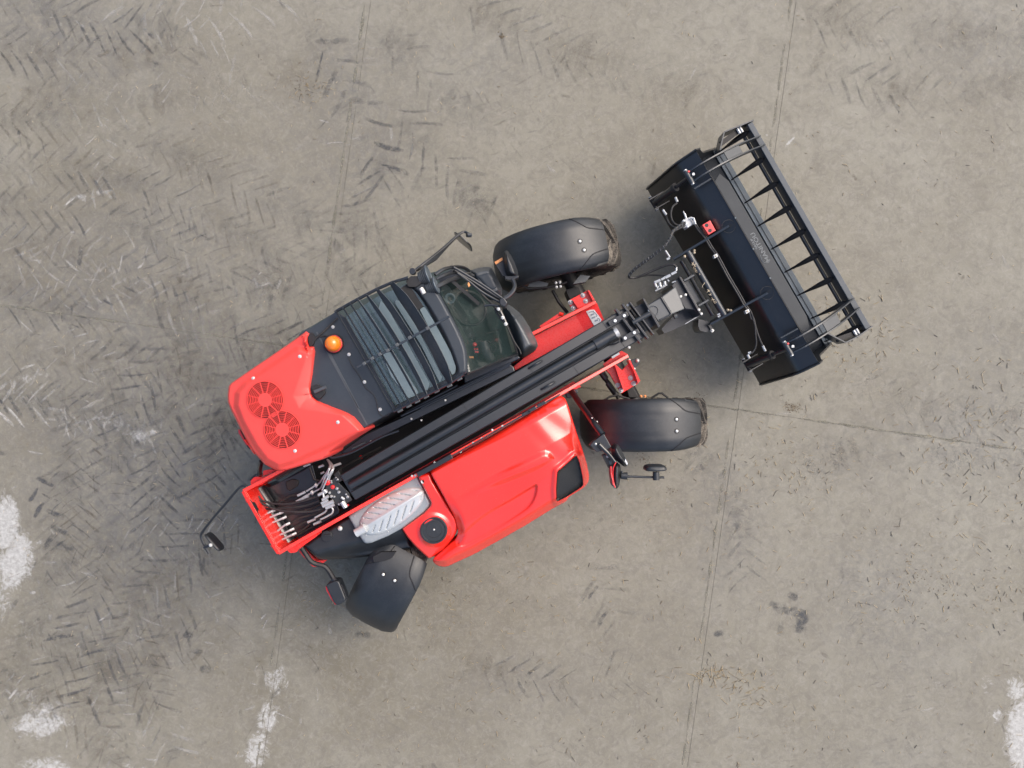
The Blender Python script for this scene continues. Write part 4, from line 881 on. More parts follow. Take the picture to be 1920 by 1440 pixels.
for (a_, b_, wpx, bul) in slats:
    a2, b2 = Z2(*a_), Z2(*b_); dx, dy = b2[0]-a2[0], b2[1]-a2[1]; L_ = math.hypot(dx, dy); nx, ny = dy/L_, -dx/L_
    top, bot = [], []; ns = 14; Vv = []; Ff = []
    for i in range(ns+1):
        t = i/ns; bu = bul*4*t*(1-t); wloc = wpx*(.45+.55*min(1, math.sin(math.pi*t)*2.2)) if wpx > 4 else wpx
        x, y = a2[0]+dx*t+nx*bu, a2[1]+dy*t+ny*bu
        r_edge = P(x+nx*wloc*.5, y+ny*wloc*.5, 2.345); l_edge = P(x-nx*wloc*.5, y-ny*wloc*.5, 2.345-.0022*wpx)
        Vv += [r_edge, l_edge, l_edge-UP*(.035 if wpx < 4 else .008), r_edge-UP*(.035 if wpx < 4 else .008)]
    for i in range(ns):
        for k in range(4): Ff.append([i*4+k, i*4+(k+1) % 4, (i+1)*4+(k+1) % 4, (i+1)*4+k])
    Ff += [[0, 1, 2, 3], [ns*4+3, ns*4+2, ns*4+1, ns*4]]
    obj_from('guard_slat', Vv, Ff, M['slat'], gd)
    if wpx > 4: MB().tube([Vv[i*4]+UP*.001 for i in range(ns+1)], .0028, 6).build('slat_edge_highlight', M['roof'], gd)  # lighter tube puts a rim highlight on the slat's edge
MB().tube([P(*Z2(525, 1003), 2.365), P(*Z2(1355, 545), 2.365)], .010, 8).build('guard_rod', M['roof'], gd)
for x, y in ((590, 968), (662, 922), (730, 885), (800, 850), (885, 800), (1000, 735), (1160, 650)): MB().bar(P(*Z2(x-14, y+8), 2.368), P(*Z2(x+14, y-8), 2.368), .028, .026).build('rod_clip', M['grey'], gd, bevel=.004)
# roof fixings
bolts('roof_bolt', ZL(Z1, [(1268, 255), (1412, 502), (1553, 750), (1693, 997)]), 2.195, .011, .018)
bcn = part(MB().cyl(P(*Z1(1278, 408), 2.19), .086, .022, 32).cyl(P(*Z1(1278, 408), 2.212), .078, .02, 32), 'warning_beacon', 'matt', bevel=.004)
MB().dome(P(*Z1(1275, 406), 2.232), .070, .11, 28, 10, .75).build('amber_lens', M['amber'], bcn)
MB().torus(P(*Z1(1275, 406), 2.242), UP, .066, .008, 32).build('lens_rim', M['redlens'], bcn)
pipe(Z1, [(1310, 172), (1250, 230), (1180, 300), (1125, 345), (1090, 390), (1065, 425)], 2.21, .009, 'hose', 'roof_cable'); pipe(Z1, [(1240, 340), (1190, 335), (1140, 345)], 2.205, .006, 'hose', 'roof_cable')
pipe(Z1, [(1405, 520), (1440, 600), (1510, 700), (1560, 800), (1630, 860), (1660, 930), (1680, 1020), (1720, 1060), (1780, 1040)], 2.197, .003, 'hose', 'thin_wire')
part(MB().prism(round_poly(ZL(Z1, [(1075, 790), (1120, 770), (1180, 800), (1195, 850), (1150, 905), (1110, 890), (1085, 850)]), 2), 2.24, 2.19), 'camera_bracket', 'matt', bevel=.005)
part(MB().tube([P(*Z1(1100, 840), 2.27), P(*Z1(1205, 795), 2.27)], .014, 8), 'rear_camera', 'grey'); pipe(Z1, [(1080, 850), (900, 890), (800, 920)], [2.24, 2.245, 2.25], .002, 'hose', 'thin_wire')
part(MB().prism(round_poly(ZL(Z1, [(1040, 330), (1080, 300), (1110, 350), (1090, 420), (1055, 430)]), 2), 2.22, 2.19), 'cable_gland', 'matt', bevel=.005)
# work lights by the left front roof corner
wlgt = []
for (x0, y0, x1, y1, r0) in ((215, 580, 262, 560, .085), (275, 660, 318, 645, .070)):
    a_, b_ = P(*Z3(x0-10, y0+40), 2.20), P(*Z3(x1, y1+70), 2.27); ax = (b_-a_).normalized(); ax = Vector((.86, .3, .12)).normalized()
    lam = MB(); 
    for k in range(5): lam.cyl(a_+ax*k*.016, r0*(.62+.08*k), .008, 24, ax)
    lam.cyl(a_, r0*.55, .08, 20, ax)
    lp = part(lam, 'work_light', 'grey')
    MB().torus(a_+ax*.082, ax, r0*.96, .007, 28).build('lamp_bezel', M['edge'], lp)
    MB().cyl(a_+ax*.078, r0*.9, .004, 24, ax).build('lamp_glass', M['edge'], lp)
part(MB().prism(round_poly(ZL(Z3, [(90, 640), (130, 600), (200, 600), (240, 640), (180, 690), (110, 690)]), 3), 2.24, 2.1), 'lamp_mount', 'matt', bevel=.008)
part(MB().tube([P(*Z3(215, 700), 2.25), P(*Z3(240, 745), 2.25)], .02, 10), 'position_lamp', 'bolt')
# left mirror
pipe(Z3, [(150, 565), (250, 490), (400, 370), (500, 280), (560, 240), (600, 250), (620, 265)], [2.2, 2.15, 2.0, 1.9, 1.85, 1.85, 1.84], .012, 'black', 'mirror_arm')
part(MB().tube([P(*Z3(180, 555), 2.14), P(*Z3(330, 460), 2.0), P(*Z3(440, 345), 1.9), P(*Z3(520, 270), 1.85)], [.012, .018, .012, .006], 8), 'mirror_arm_brace', 'black')
part(MB().cyl(P(*Z3(152, 568), 2.17), .028, .06, 16), 'mirror_pivot', 'black', bevel=.004)
def mirror(name, a_, b_, z0, z1, th, m_='matt', lean=(0, 0)):
    # mirror head: rounded upright body between two plan points
    a_, b_ = Vector(a_), Vector(b_); d = (b_-a_); L_ = d.length; d.normalize(); s_ = d.cross(UP)
    Vv, Ff = [], []; n1, n2 = 18, 10
    for j in range(n2+1):
        ph = math.pi*(j/n2-.5)
        for i in range(n1):
            th_ = 2*math.pi*i/n1
            def se(v, e): return math.copysign(abs(v)**e, v)
            x = se(math.cos(ph), .45)*se(math.cos(th_), .5)*L_/2; y = se(math.cos(ph), .6)*se(math.sin(th_), .8)*th/2; z = se(math.sin(ph), .45)
            if y > 0: y *= .35
            Vv.append((a_+b_)/2 + d*x + s_*y + UP*((z0+z1)/2 + z*(z1-z0)/2 - ((a_+b_)/2).z) + Vector((lean[0], lean[1], 0))*z)
    for j in range(n2):
        for i in range(n1): Ff.append([j*n1+i, j*n1+(i+1) % n1, (j+1)*n1+(i+1) % n1, (j+1)*n1+i])
    Ff += [list(range(n1-1, -1, -1)), list(range(n2*n1, (n2+1)*n1))]
    return obj_from(name, Vv, Ff, M[m_], TH)
mirror('door_mirror', P(*Z3(485, 248), 1.75), P(*Z3(628, 365), 1.75), 1.45, 1.86, .035, 'black')
part(MB().tube([P(*Z3(590, 265), 1.86), P(*Z3(625, 265), 1.84)], .020, 8), 'mirror_clamp', 'black')
# left front turn lamp pod on its tube
pipe(Z3, [(895, 785), (940, 755), (975, 710), (982, 670), (962, 625)], [1.7, 1.68, 1.66, 1.64, 1.62], .020, 'black', 'lamp_tube')
part(MB().prism(ZL(Z3, [(818, 498), (885, 450), (935, 610), (880, 600)]), 1.52, 1.45), 'lamp_back_plate', 'fender', bevel=.005)
part(MB().slab(ZL(Z3, [(816, 486), (880, 448), (886, 468), (828, 506)]), 1.535, .004), 'orange_reflector', 'orange')
pd = shell('lamp_pod', smooth_poly(ZL(Z3, [(890, 430), (905, 393), (935, 405), (985, 500), (1012, 590), (990, 612), (930, 600), (900, 540)]), 3), lambda X, Y, D: 1.66-.10*(1-sstep(0, 9, D))**1.5, M['fender'], TH, 1.6, .15)
part(MB().prism(ZL(Z3, [(900, 600), (1010, 595), (1015, 610), (960, 640), (905, 625)]), 1.6, 1.5), 'lamp_bracket', 'black', bevel=.004)

# ---- rear cowl with the two fans
cw = ZL(Z1, [(1025, 295), (1062, 320), (1045, 345), (1040, 385), (1058, 430), (1095, 432), (1106, 480), (1096, 560), (1085, 680), (1068, 780), (1070, 830), (1090, 880), (1130, 918), (1250, 968), (1400, 1028), (1455, 1062), (1535, 1158), (1543, 1186), (1400, 1275), (1240, 1380), (1225, 1412)]) + ZL(Z6, [(1170, 200), (1120, 215), (985, 255), (850, 296), (790, 302), (745, 290), (650, 240), (560, 140), (470, 20)]) + ZL(Z1, [(560, 1400), (440, 1180), (350, 1000), (322, 930), (320, 860), (330, 790), (350, 762), (600, 590), (850, 420)])
FANS = [(Z1(662, 910), 35.0), (Z1(817, 1178), 35.2)]
inner = ZL(Z1, [(500, 790), (960, 480), (1025, 500), (985, 640), (930, 800), (905, 880), (930, 940), (970, 990), (1150, 1015), (1330, 1050), (1400, 1080), (1490, 1180), (1400, 1210), (900, 1440)]) + ZL(Z6, [(780, 230), (690, 180), (600, 60)]) + ZL(Z1, [(480, 1090), (430, 960), (440, 860)])
frontl = ZL(Z1, [(1040, 430), (1106, 480), (1085, 680), (1068, 800), (1090, 880), (1130, 918), (1250, 968), (1400, 1028), (1455, 1062), (1543, 1186)])
ridge = ZL(Z1, [(1000, 330), (1042, 500), (985, 660), (905, 880), (965, 990), (1150, 1015), (1350, 1050), (1500, 1185)])
def zC(X, Y, D):
    df = seg_dist(frontl, X, Y, False); dr = seg_dist(ridge, X, Y, False)
    s_ = inside(frontl+ridge[::-1], X, Y)
    z = 2.26 + 0*X
    rear = ((X-Z1(900, 900)[0])*-.866+(Y-Z1(900, 900)[1])*.5)     # towards the rear
    z = z - .00045*rear
    di = sdist(inner, X, Y)
    z = z - .055*sstep(0, 14, -di)*np.where(s_, 0, 1)
    t = dr/(dr+df+1e-6)
    z = np.where(s_, z - .055*t**1.1, z)
    z = z - .035*(1-sstep(0, 4, D))**2
    return z
cow = shell('rear_cowl', cw, zC, M['cowl'], TH, 1.7, .55, lines=(ridge,))
for (x, y) in ((971, 520), (553, 717), (1313, 1112), (928, 1370)):
    X, Y = Z1(x, y); z = float(zC(np.array([X]), np.array([Y]), np.array([20.]))[0])
    MB().cyl(P(X, Y, z), .015, .004, 14).dome(P(X, Y, z+.004), .012, .008, 12, 3).build('cowl_bolt', M['bolt'], cow)
fanm = mat('fan_grille_dark', (.018, .001, .001), .8, dirt=.0)
for (c_, r_) in FANS:
    A1 = lambda dx, dy: P(c_[0]+dx, c_[1]+dy, float(zC(np.array([c_[0]+dx]), np.array([c_[1]+dy]), np.array([20.]))[0]))
    nr = (A1(6, 0)-A1(-6, 0)).cross(A1(0, -6)-A1(0, 6)).normalized(); nr = nr if nr.z > 0 else -nr
    e1 = nr.orthogonal().normalized(); e2 = nr.cross(e1); ctr = A1(0, 0); rw = r_*(CAMH-ctr.z)/FPX
    gr = MB().cyl(ctr+nr*.001, rw*.985, .003, 48, nr).build('fan_grille', fanm, cow)
    rg = MB()
    for k in range(7):
        rr = rw*(.45+.54*k/6.); rg.lathe(ctr, nr, [(rr-.0024, .003), (rr-.0024, .012), (rr+.0024, .012), (rr+.0024, .003)], 56)
    rg.build('grille_ring', M['cowl'], gr)
    for k in range(12):
        a_ = 2*math.pi*k/12+.02; d = e1*math.cos(a_)+e2*math.sin(a_); MB().bar(ctr+nr*.010+d*rw*.38, ctr+nr*.010+d*rw*1.0, .006, .007, nr).build('grille_spoke', M['cowl'], gr)
    MB().cyl(ctr+nr*.003, rw*.385, .010, 32, nr).build('grille_hub', M['cowl'], gr)
part(MB().prism(round_poly(ZL(Z1, [(415, 1175), (440, 1185), (540, 1340), (520, 1358), (500, 1340), (430, 1230)]), 1.5), 1.75, 1.5), 'tail_lamp', 'matt', bevel=.006)
part(MB().prism(ZL(Z1, [(415, 1175), (428, 1180), (500, 1320), (490, 1320), (420, 1210)]), 1.76, 1.6), 'lamp_lens', 'redlens')
pipe(Z6, [(625, 215), (615, 260), (608, 320), (612, 345)], [1.6, 1.55, 1.4, 1.3], .022, 'black', 'rear_tube'); pipe(Z6, [(530, 390), (560, 350), (600, 340), (640, 342)], 1.35, .016, 'black', 'rear_tube')
# rear mirror on the long stalk
pipe(Z6, [(500, 455), (480, 438), (450, 440), (410, 470), (300, 600), (180, 740), (95, 850), (80, 890), (100, 945), (150, 1045)], [1.72, 1.72, 1.72, 1.7, 1.66, 1.6, 1.56, 1.55, 1.54, 1.52], .012, 'black', 'mirror_arm')
mirror('rear_mirror', P(*Z6(125, 868), 1.5), P(*Z6(262, 1022), 1.5), 1.40, 1.56, .05, 'fender')
part(MB().tube([P(*Z6(108, 992), 1.56), P(*Z6(175, 968), 1.56)], .014, 8), 'mirror_clamp', 'black'); bolts('mirror_bolt', ZL(Z6, [(168, 970)]), 1.6, .012, .012)
# rear right lamp on bent tube
pipe(Z6, [(985, 990), (1030, 1060), (1070, 1115), (1120, 1140), (1190, 1160), (1230, 1200), (1290, 1300)], [1.35, 1.35, 1.35, 1.34, 1.33, 1.32, 1.3], .025, 'matt', 'lamp_tube')
part(MB().tube([P(*Z7(262, 905), 1.30), P(*Z7(300, 960), 1.32), P(*Z7(340, 1050), 1.32)], [.035, .05, .04], 12), 'lamp_arm', 'black')
lb = part(MB().prism(round_poly(ZL(Z7, [(205, 945), (275, 915), (300, 920), (352, 1050), (345, 1075), (290, 1104), (262, 1080), (210, 970)]), 3), 1.38, 1.22), 'rear_lamp', 'fender', bevel=.014, seg=3)
MB().prism(ZL(Z7, [(201, 958), (214, 962), (285, 1095), (272, 1096), (240, 1050), (205, 985)]), 1.35, 1.23).build('lamp_lens', M['redlens'], lb, bevel=.004)
part(MB().prism(ZL(Z7, [(10, 700), (30, 650), (130, 750), (215, 760), (180, 785), (130, 812), (60, 760)]), 1.1, 1.0), 'lamp_bracket', 'frame')

# ---- right side: black rear panel, exhaust shield, air intake section, engine hood
rp = ZL(Z7, [(40, 655), (110, 595), (250, 510), (372, 432), (480, 420), (780, 500), (810, 570), (830, 620), (856, 672), (760, 695), (600, 725), (450, 742), (300, 755), (190, 760), (140, 748)])
rp = round_poly(rp, 4)
def zR(X, Y, D):
    o_ = ((X-Z7(400, 600)[0])*.25+(Y-Z7(400, 600)[1])*.97)
    return 1.40-.16*sstep(2, 34, o_)**1.4-.05*(1-sstep(0, 6, D))**2
rpo = shell('rear_side_panel', rp, zR, M['fender'], TH, 2.2, .35)
cap = MB().cyl(P(*Z7(215, 578), 1.39), .052, .03, 28).bar(P(*Z7(190, 578), 1.425), P(*Z7(242, 572), 1.425), .018, .014).build('filler_cap', M['fender'], rpo, bevel=.003)
MB().dome(P(*Z7(310, 523), 1.41), .024, .016, 16, 4).build('panel_bolt', M['bolt'], rpo)
MB().prism(round_poly(ZL(Z7, [(555, 735), (620, 700), (730, 700), (700, 745), (650, 765), (565, 778)]), 2), 1.32, 1.2).build('guard_bracket', M['matt'], rpo, bevel=.005)
# heat shield
hs = round_poly(ZL(Z7, [(372, 432), (588, 292), (880, 124), (905, 165), (985, 325), (985, 350), (940, 402), (780, 520), (670, 580), (545, 632), (500, 636), (480, 615)]), 3)
sh = shell('heat_shield', hs, lambda X, Y, D: 1.46-.008*(1-sstep(0, 2.5, D)), M['shield'], TH, 3, .06)
mc_ = Z7(702, 388); mh = math.atan2(Z7(0, 540)[1]-Z7(0, 250)[1], Z7(480, 0)[0]-Z7(930, 0)[0])
u0 = np.array([Z7(930, 255)[0]-Z7(475, 535)[0], Z7(930, 255)[1]-Z7(475, 535)[1]]); La = np.hypot(*u0)/2; u0 = u0/(2*La); v0 = np.array([-u0[1], u0[0]])
Wa = 29.5
mpoly = []
for k in range(48):
    t = 2*math.pi*k/48; a_ = math.cos(t); b_ = math.sin(t); sh_ = Wa*(1-.12*a_)*abs(b_)**.95*(1 if b_ > 0 else -1); mpoly.append((mc_[0]+u0[0]*La*a_*1.04+v0[0]*sh_, mc_[1]+u0[1]*La*a_*1.04+v0[1]*sh_))
def zM(X, Y, D):
    du = (X-mc_[0])*u0[0]+(Y-mc_[1])*u0[1]; dv = (X-mc_[0])*v0[0]+(Y-mc_[1])*v0[1]
    z = 1.462+.085*np.clip(D/Wa, 0, 1)**.6
    # leaf veins: chevrons off a smooth central spine
    ph = (du + np.abs(dv)*1.15 + 60)/17.0; fr = np.abs((ph % 1)-.5)*2
    vein = (1-sstep(0.0, .28, fr))*sstep(4.5, 8, np.abs(dv))*sstep(3, 7, D)
    return z - .024*vein + .010*np.exp(-(dv/4.5)**2)
shell('silencer', mpoly, zM, M['silver'], sh, 1.3, .01)
MB().torus(P(mc_[0], mc_[1], 1.46), UP, .01, .002).build('shield_stud', M['silver'], sh)
part(MB().tube([P(*Z7(500, 520), 1.52), P(*Z7(455, 545), 1.52), P(*Z7(428, 560), 1.52)], [.045, .04, .040], 16), 'exhaust_tip', 'silver')
part(MB().tube([P(*Z7(430, 559), 1.52), P(*Z7(427, 561), 1.52)], [.034, .034], 16), 'exhaust_bore', 'matt')
for x, y in ((885, 190), (965, 325), (420, 432), (505, 572), (670, 548)): MB().dome(P(*Z7(x, y), 1.46), .008, .006, 8, 2).build('shield_bolt', M['steel'], sh)
# intake section
isec = round_poly(ZL(Z7, [(893, 132), (975, 108), (990, 125), (1000, 160), (1170, 440), (1190, 495), (1188, 540), (1165, 590), (1085, 685), (1000, 742), (975, 752), (880, 665), (815, 590), (775, 528), (940, 408), (990, 352), (990, 325)]), 3)
capc = Z7(1015, 532)
def zI(X, Y, D):
    o_ = ((X-Z8(90, 680)[0])*.496+(Y-Z8(90, 680)[1])*.868)
    z = 1.53-.10*sstep(30, 130, o_)-.16*sstep(105, 165, o_)
    z = z - .03*(1-sstep(0, 3.5, D))**2
    r_ = np.hypot(X-capc[0], Y-capc[1]); return z+.02*(1-sstep(25, 34, r_))
iso = shell('intake_panel', isec, zI, M['red'], TH, 1.8, .3)
zc_ = float(zI(np.array([capc[0]]), np.array([capc[1]]), np.array([20.]))[0])
cpo = MB().lathe(P(*capc, zc_-.01), UP, [(.128, 0), (.128, .035), (.122, .042), (.112, .042), (.106, .034), (.0, .034)], 44).build('intake_cap', M['fender'], iso)
MB().torus(P(*capc, zc_+.024), UP, .075, .002, 40, 6).build('cap_groove', M['matt'], iso); MB().dome(P(*capc, zc_+.022), .010, .01, 10, 3).build('cap_screw', M['bolt'], iso)
MB().cyl(P(*Z7(930, 172), 1.52), .018, .01, 6).build('panel_bolt', M['bolt'], iso)
# hood
hood = round_poly(ZL(Z8, [(182, 655), (600, 430), (1010, 185), (1140, 98), (1175, 90), (1200, 110), (1222, 165), (1270, 320), (1325, 480), (1362, 600), (1380, 690), (1376, 735), (1340, 778), (1225, 848), (1210, 880), (1100, 938), (900, 1062), (700, 1175), (520, 1275), (400, 1330), (310, 1372), (250, 1368), (215, 1345), (203, 1318), (260, 1268), (375, 1172), (398, 1110), (375, 1010), (285, 840)]), 5)
vent = round_poly(ZL(Z8, [(1140, 655), (1200, 605), (1285, 530), (1308, 585), (1330, 690), (1338, 755), (1325, 775), (1210, 850), (1135, 888), (1130, 790)]), 3)
tear = smooth_poly(ZL(Z8, [(378, 1195), (470, 1080), (620, 960), (790, 865), (920, 785), (985, 755), (985, 820), (950, 900), (880, 965), (700, 1080), (520, 1180), (430, 1220)]), 3)
blis = smooth_poly(ZL(Z8, [(300, 880), (600, 720), (900, 570), (1050, 505), (1110, 560), (1050, 610), (900, 680), (600, 800), (330, 930)]), 3)
hA = Z8(180, 650); hD = (.868, -.496); hN = (.496, .868)
def zH(X, Y, D):
    a = (X-hA[0])*hD[0]+(Y-hA[1])*hD[1]; o_ = (X-hA[0])*hN[0]+(Y-hA[1])*hN[1]
    wdt = 8+14*sstep(0, 240, a)
    z = 1.58-.05*(1-sstep(0, 1, o_/wdt))             # shoulder along the frame
    z = z-.00045*np.clip(o_-20, 0, 400)-.0010*np.clip(o_-70, 0, 400)-.0016*np.clip(o_-120, 0, 400)
    dfront = 232-.20*o_
    z = z-.0015*9*np.log1p(np.exp(np.clip((a-dfront)/9, -30, 30)))
    z = z+.0035*np.sin((a*.13)-(o_*.05))*sstep(190, 225, a)+.010*np.sin(a*.022+o_*.03)*sstep(40, 110, o_)
    z = z-.085*(1-sstep(0, 20, D))**1.8*sstep(40, 150, o_)-.012*(1-sstep(0, 3, D))
    ts = sdist(tear, X, Y); z = z-sstep(-1.5, 4, ts)*(.014+.00022*np.clip(a-30, 0, 200))
    bs = sdist(blis, X, Y); z = z+.045*sstep(-4, 10, bs)*sstep(10, 150, a)*(1-.5*sstep(150, 240, a))
    vs_ = sdist(vent, X, Y); z = z+.030*(1-sstep(2, 12, -vs_))*(vs_ < 0)*1.0 + np.where(vs_ >= 0, .030*(1-sstep(0, 2.5, vs_)), 0) - .02*sstep(1, 3, vs_)
    return z
ho = shell('engine_hood', hood, zH, M['red'], TH, 1.5, .35)
ventm = M['black']
def zV(X, Y, D):
    return zH(X, Y, 30+0*D)+.012
m_, n_, b_ = new_mat('perforated_vent_black'); geo = N(n_, 'ShaderNodeNewGeometry'); vo = N(n_, 'ShaderNodeTexVoronoi', Scale=220.0); n_.links.new(geo.outputs['Position'], vo.inputs['Vector'])
mr = N(n_, 'ShaderNodeMapRange'); n_.links.new(vo.outputs['Distance'], mr.inputs[0]); mr.inputs[1].default_value = .2; mr.inputs[2].default_value = .5; mr.inputs[3].default_value = .004; mr.inputs[4].default_value = .03
n_.links.new(mr.outputs[0], b_.inputs['Base Color']); b_.inputs['Roughness'].default_value = .5
vpoly = [(capx + (vx-capx)*.97, capy+(vy-capy)*.97) for (vx, vy) in vent for capx, capy in [Z8(1235, 720)]]
shell('hood_vent', vpoly, zV, m_, ho, 3, .01)
# hinge strip and frame screws between hood and boom
hg = part(MB().bar(P(*Z8(92, 682), 1.60), P(*Z8(350, 540), 1.60), .045, .03).bar(P(*Z8(350, 540), 1.59), P(*Z8(1160, 78), 1.53), .014, .02), 'hood_hinge', 'black', bevel=.003)
for x, y in ((905, 218), (950, 190), (1020, 150)): MB().bar(P(*Z8(x-30, y+18), 1.57), P(*Z8(x+30, y-14), 1.57), .03, .02).build('hinge_leaf', M['black'], hg, bevel=.003)
bolts('hinge_bolt', ZL(Z8, [(220, 590), (298, 565), (415, 508), (508, 443), (573, 408), (652, 345), (728, 316), (50, 690), (75, 685)]), 1.56, .008)

# ---- right-hand front mirror carrier
ar = part(MB().tube(smooth_path([P(*Z5(x, y), z) for x, y, z in ((185, 195, 1.05), (250, 290, 1.2), (380, 470, 1.45), (450, 570, 1.6), (540, 690, 1.7))], 4), .030, 14), 'mirror_carrier', 'black')
pl = MB().prism(ZL(Z5, [(395, 808), (430, 770), (545, 683), (560, 690), (640, 830), (570, 870), (470, 885)]), 1.72, 1.62).build('carrier_plate', M['black'], ar, bevel=.006)
MB().dome(P(*Z5(462, 795), 1.72), .012, .012).build('carrier_bolt', M['bolt'], ar)
MB().tube(smooth_path([P(*Z5(x, y), 1.75) for x, y in ((500, 800), (550, 850), (620, 920), (680, 1000))], 4), .022, 10).build('carrier_tube', M['black'], ar)
MB().prism(ZL(Z5, [(535, 925), (590, 900), (650, 930), (690, 1000), (620, 1080), (600, 1050)]), 1.66, 1.58).build('carrier_plate', M['black'], ar, bevel=.004)
MB().slab(ZL(Z5, [(612, 985), (640, 980), (648, 1015), (622, 1028)]), 1.665, .004).build('plate_hole', M['pale'], ar)
MB().dome(P(*Z5(594, 936), 1.67), .014, .012).build('carrier_bolt', M['bolt'], ar)
MB().tube([P(*Z5(545, 940), 1.7), P(*Z5(605, 1060), 1.7)], .005, 6).build('carrier_wire', M['hose'], ar)
for (x, y) in ((420, 505), (475, 545)): MB().dome(P(*Z5(x, y), 1.56), .009, .01).build('carrier_bolt', M['bolt'], ar)
shell('lamp_pod', smooth_poly(ZL(Z5, [(645, 835), (690, 798), (725, 820), (780, 920), (825, 1015), (805, 1045), (770, 1042), (700, 975), (655, 900)]), 3), lambda X, Y, D: 1.82-.12*(1-sstep(0, 9, D))**1.6, M['fender'], TH, 1.3, .12)
part(MB().prism(ZL(Z5, [(795, 960), (822, 1012), (815, 1035), (790, 985)]), 1.76, 1.68), 'lamp_lens', 'white')
lp2 = shell('lamp_pod', smooth_poly(ZL(Z5, [(660, 1050), (695, 1005), (740, 1045), (742, 1160), (725, 1260), (690, 1300), (660, 1240), (650, 1140)]), 3), lambda X, Y, D: 1.80-.10*(1-sstep(0, 8, D))**1.6, M['fender'], TH, 1.3, .12)
part(MB().prism(round_poly(ZL(Z5, [(628, 1050), (655, 1045), (660, 1180), (690, 1285), (675, 1300), (645, 1260), (630, 1140)]), 1), 1.74, 1.60), 'lamp_housing', 'grey', bevel=.004)
for pts in ([(690, 1000), (662, 1060), (655, 1140), (665, 1230), (680, 1285)], [(632, 1045), (635, 1120), (650, 1200), (660, 1255)]): pipe(Z5, pts, 1.775, .006, 'redlens', 'lamp_edge_strip')
part(MB().tube([P(*Z5(745, 1150), 1.74), P(*Z5(815, 1155), 1.74)], [.030, .034], 12), 'mirror_socket', 'fender'); part(MB().tube([P(*Z5(755, 1100), 1.74), P(*Z5(758, 1130), 1.74)], .014, 8), 'socket_nut', 'fender')
part(MB().tube([P(*Z5(810, 1160), 1.74), P(*Z5(1232, 1172), 1.74)], .011, 10), 'mirror_rod', 'black')
part(MB().tube([P(*Z5(1140, 1110), 1.76), P(*Z5(1142, 1200), 1.76)], .030, 12), 'rod_clamp', 'fender')
mirror('front_mirror', P(*Z5(1015, 1085), 1.74), P(*Z5(1260, 1080), 1.74), 1.58, 1.80, .085, 'fender')

# ================================================================== THE GRAPPLE BUCKET
BO = Vector((1.441, 2.084, 0)); BW = Vector((.5, -.8660254, 0)); BF = Vector((.8660254, .5, 0)); WD = 2.41
BK = bpy.data.objects.new('grapple_bucket', None); COL.objects.link(BK); BK.location = BO+BW*WD/2+BF*.4
BK['label'] = 'black grapple bucket with a toothed top clamp, held on the boom end off the ground'; BK['category'] = 'bucket'
def Q(f, w_, z): return BO+BF*f+BW*w_+UP*z
def bk(mbx, name, m_='bucket', par=None, **k): return mbx.build(name, M[m_] if isinstance(m_, str) else m_, par or BK, **k)
prof = [Vector(p) for p in ((.08, .425), (.03, .445), (.0, .50), (.02, .56), (.195, .99), (.215, 1.035), (.24, 1.07), (.27, 1.095), (.31, 1.115), (.415, 1.172))]
def sheet(prof, w0, w1, th, name, m_, par=None, sm=True):
    V, F_ = [], []; n = len(prof)
    for k in range(n):
        a_ = Vector((prof[max(0, k-1)][0], prof[max(0, k-1)][1])); b_ = Vector((prof[min(n-1, k+1)][0], prof[min(n-1, k+1)][1])); d = (b_-a_).normalized(); nn_ = Vector((d.y, -d.x))
        for w_ in (w0, w1):
            V.append(Q(prof[k][0], w_, prof[k][1])); V.append(Q(prof[k][0]+nn_.x*th, w_, prof[k][1]+nn_.y*th))
    for k in range(n-1):
        q = k*4; F_ += [[q, q+2, q+6, q+4], [q+1, q+5, q+7, q+3], [q, q+4, q+5, q+1], [q+2, q+3, q+7, q+6]]
    F_ += [[0, 1, 3, 2], [(n-1)*4, (n-1)*4+2, (n-1)*4+3, (n-1)*4+1]]
    return obj_from(name, V, F_, M[m_], par or BK, smooth=sm)
sheet(prof, 0, WD, .012, 'bucket_shell', 'bucket')
sheet([(.06, .43), (.45, .42), (.86, .44)], 0, WD, .012, 'bucket_floor', 'plate')
bk(MB().prism3([Q(.825, .0, .462), Q(.925, 0, .452), Q(.925, WD, .452), Q(.825, WD, .462)], [Q(.825, 0, .43), Q(.935, 0, .43), Q(.935, WD, .43), Q(.825, WD, .43)]), 'cutting_edge', 'edge', bevel=.004)
bk(MB().bar(Q(.868, .0, .462), Q(.868, WD, .462), .004, .004), 'edge_groove', 'matt')
sidep = [(.06, .425), (0, .50), (.0, .57), (.18, 1.01), (.225, 1.085), (.30, 1.13), (.415, 1.187), (.47, 1.13), (.60, .80), (.84, .56), (.90, .47), (.86, .425)]
for w_ in (-.008, WD-.008):
    bk(MB().prism3([Q(f_, w_, z_) for f_, z_ in sidep], [Q(f_, w_+.018, z_) for f_, z_ in sidep]), 'side_plate', 'bucket')
    bk(MB().tube([Q(f_, w_+.009, z_) for f_, z_ in sidep[1:8]], .012, 8), 'side_rim')
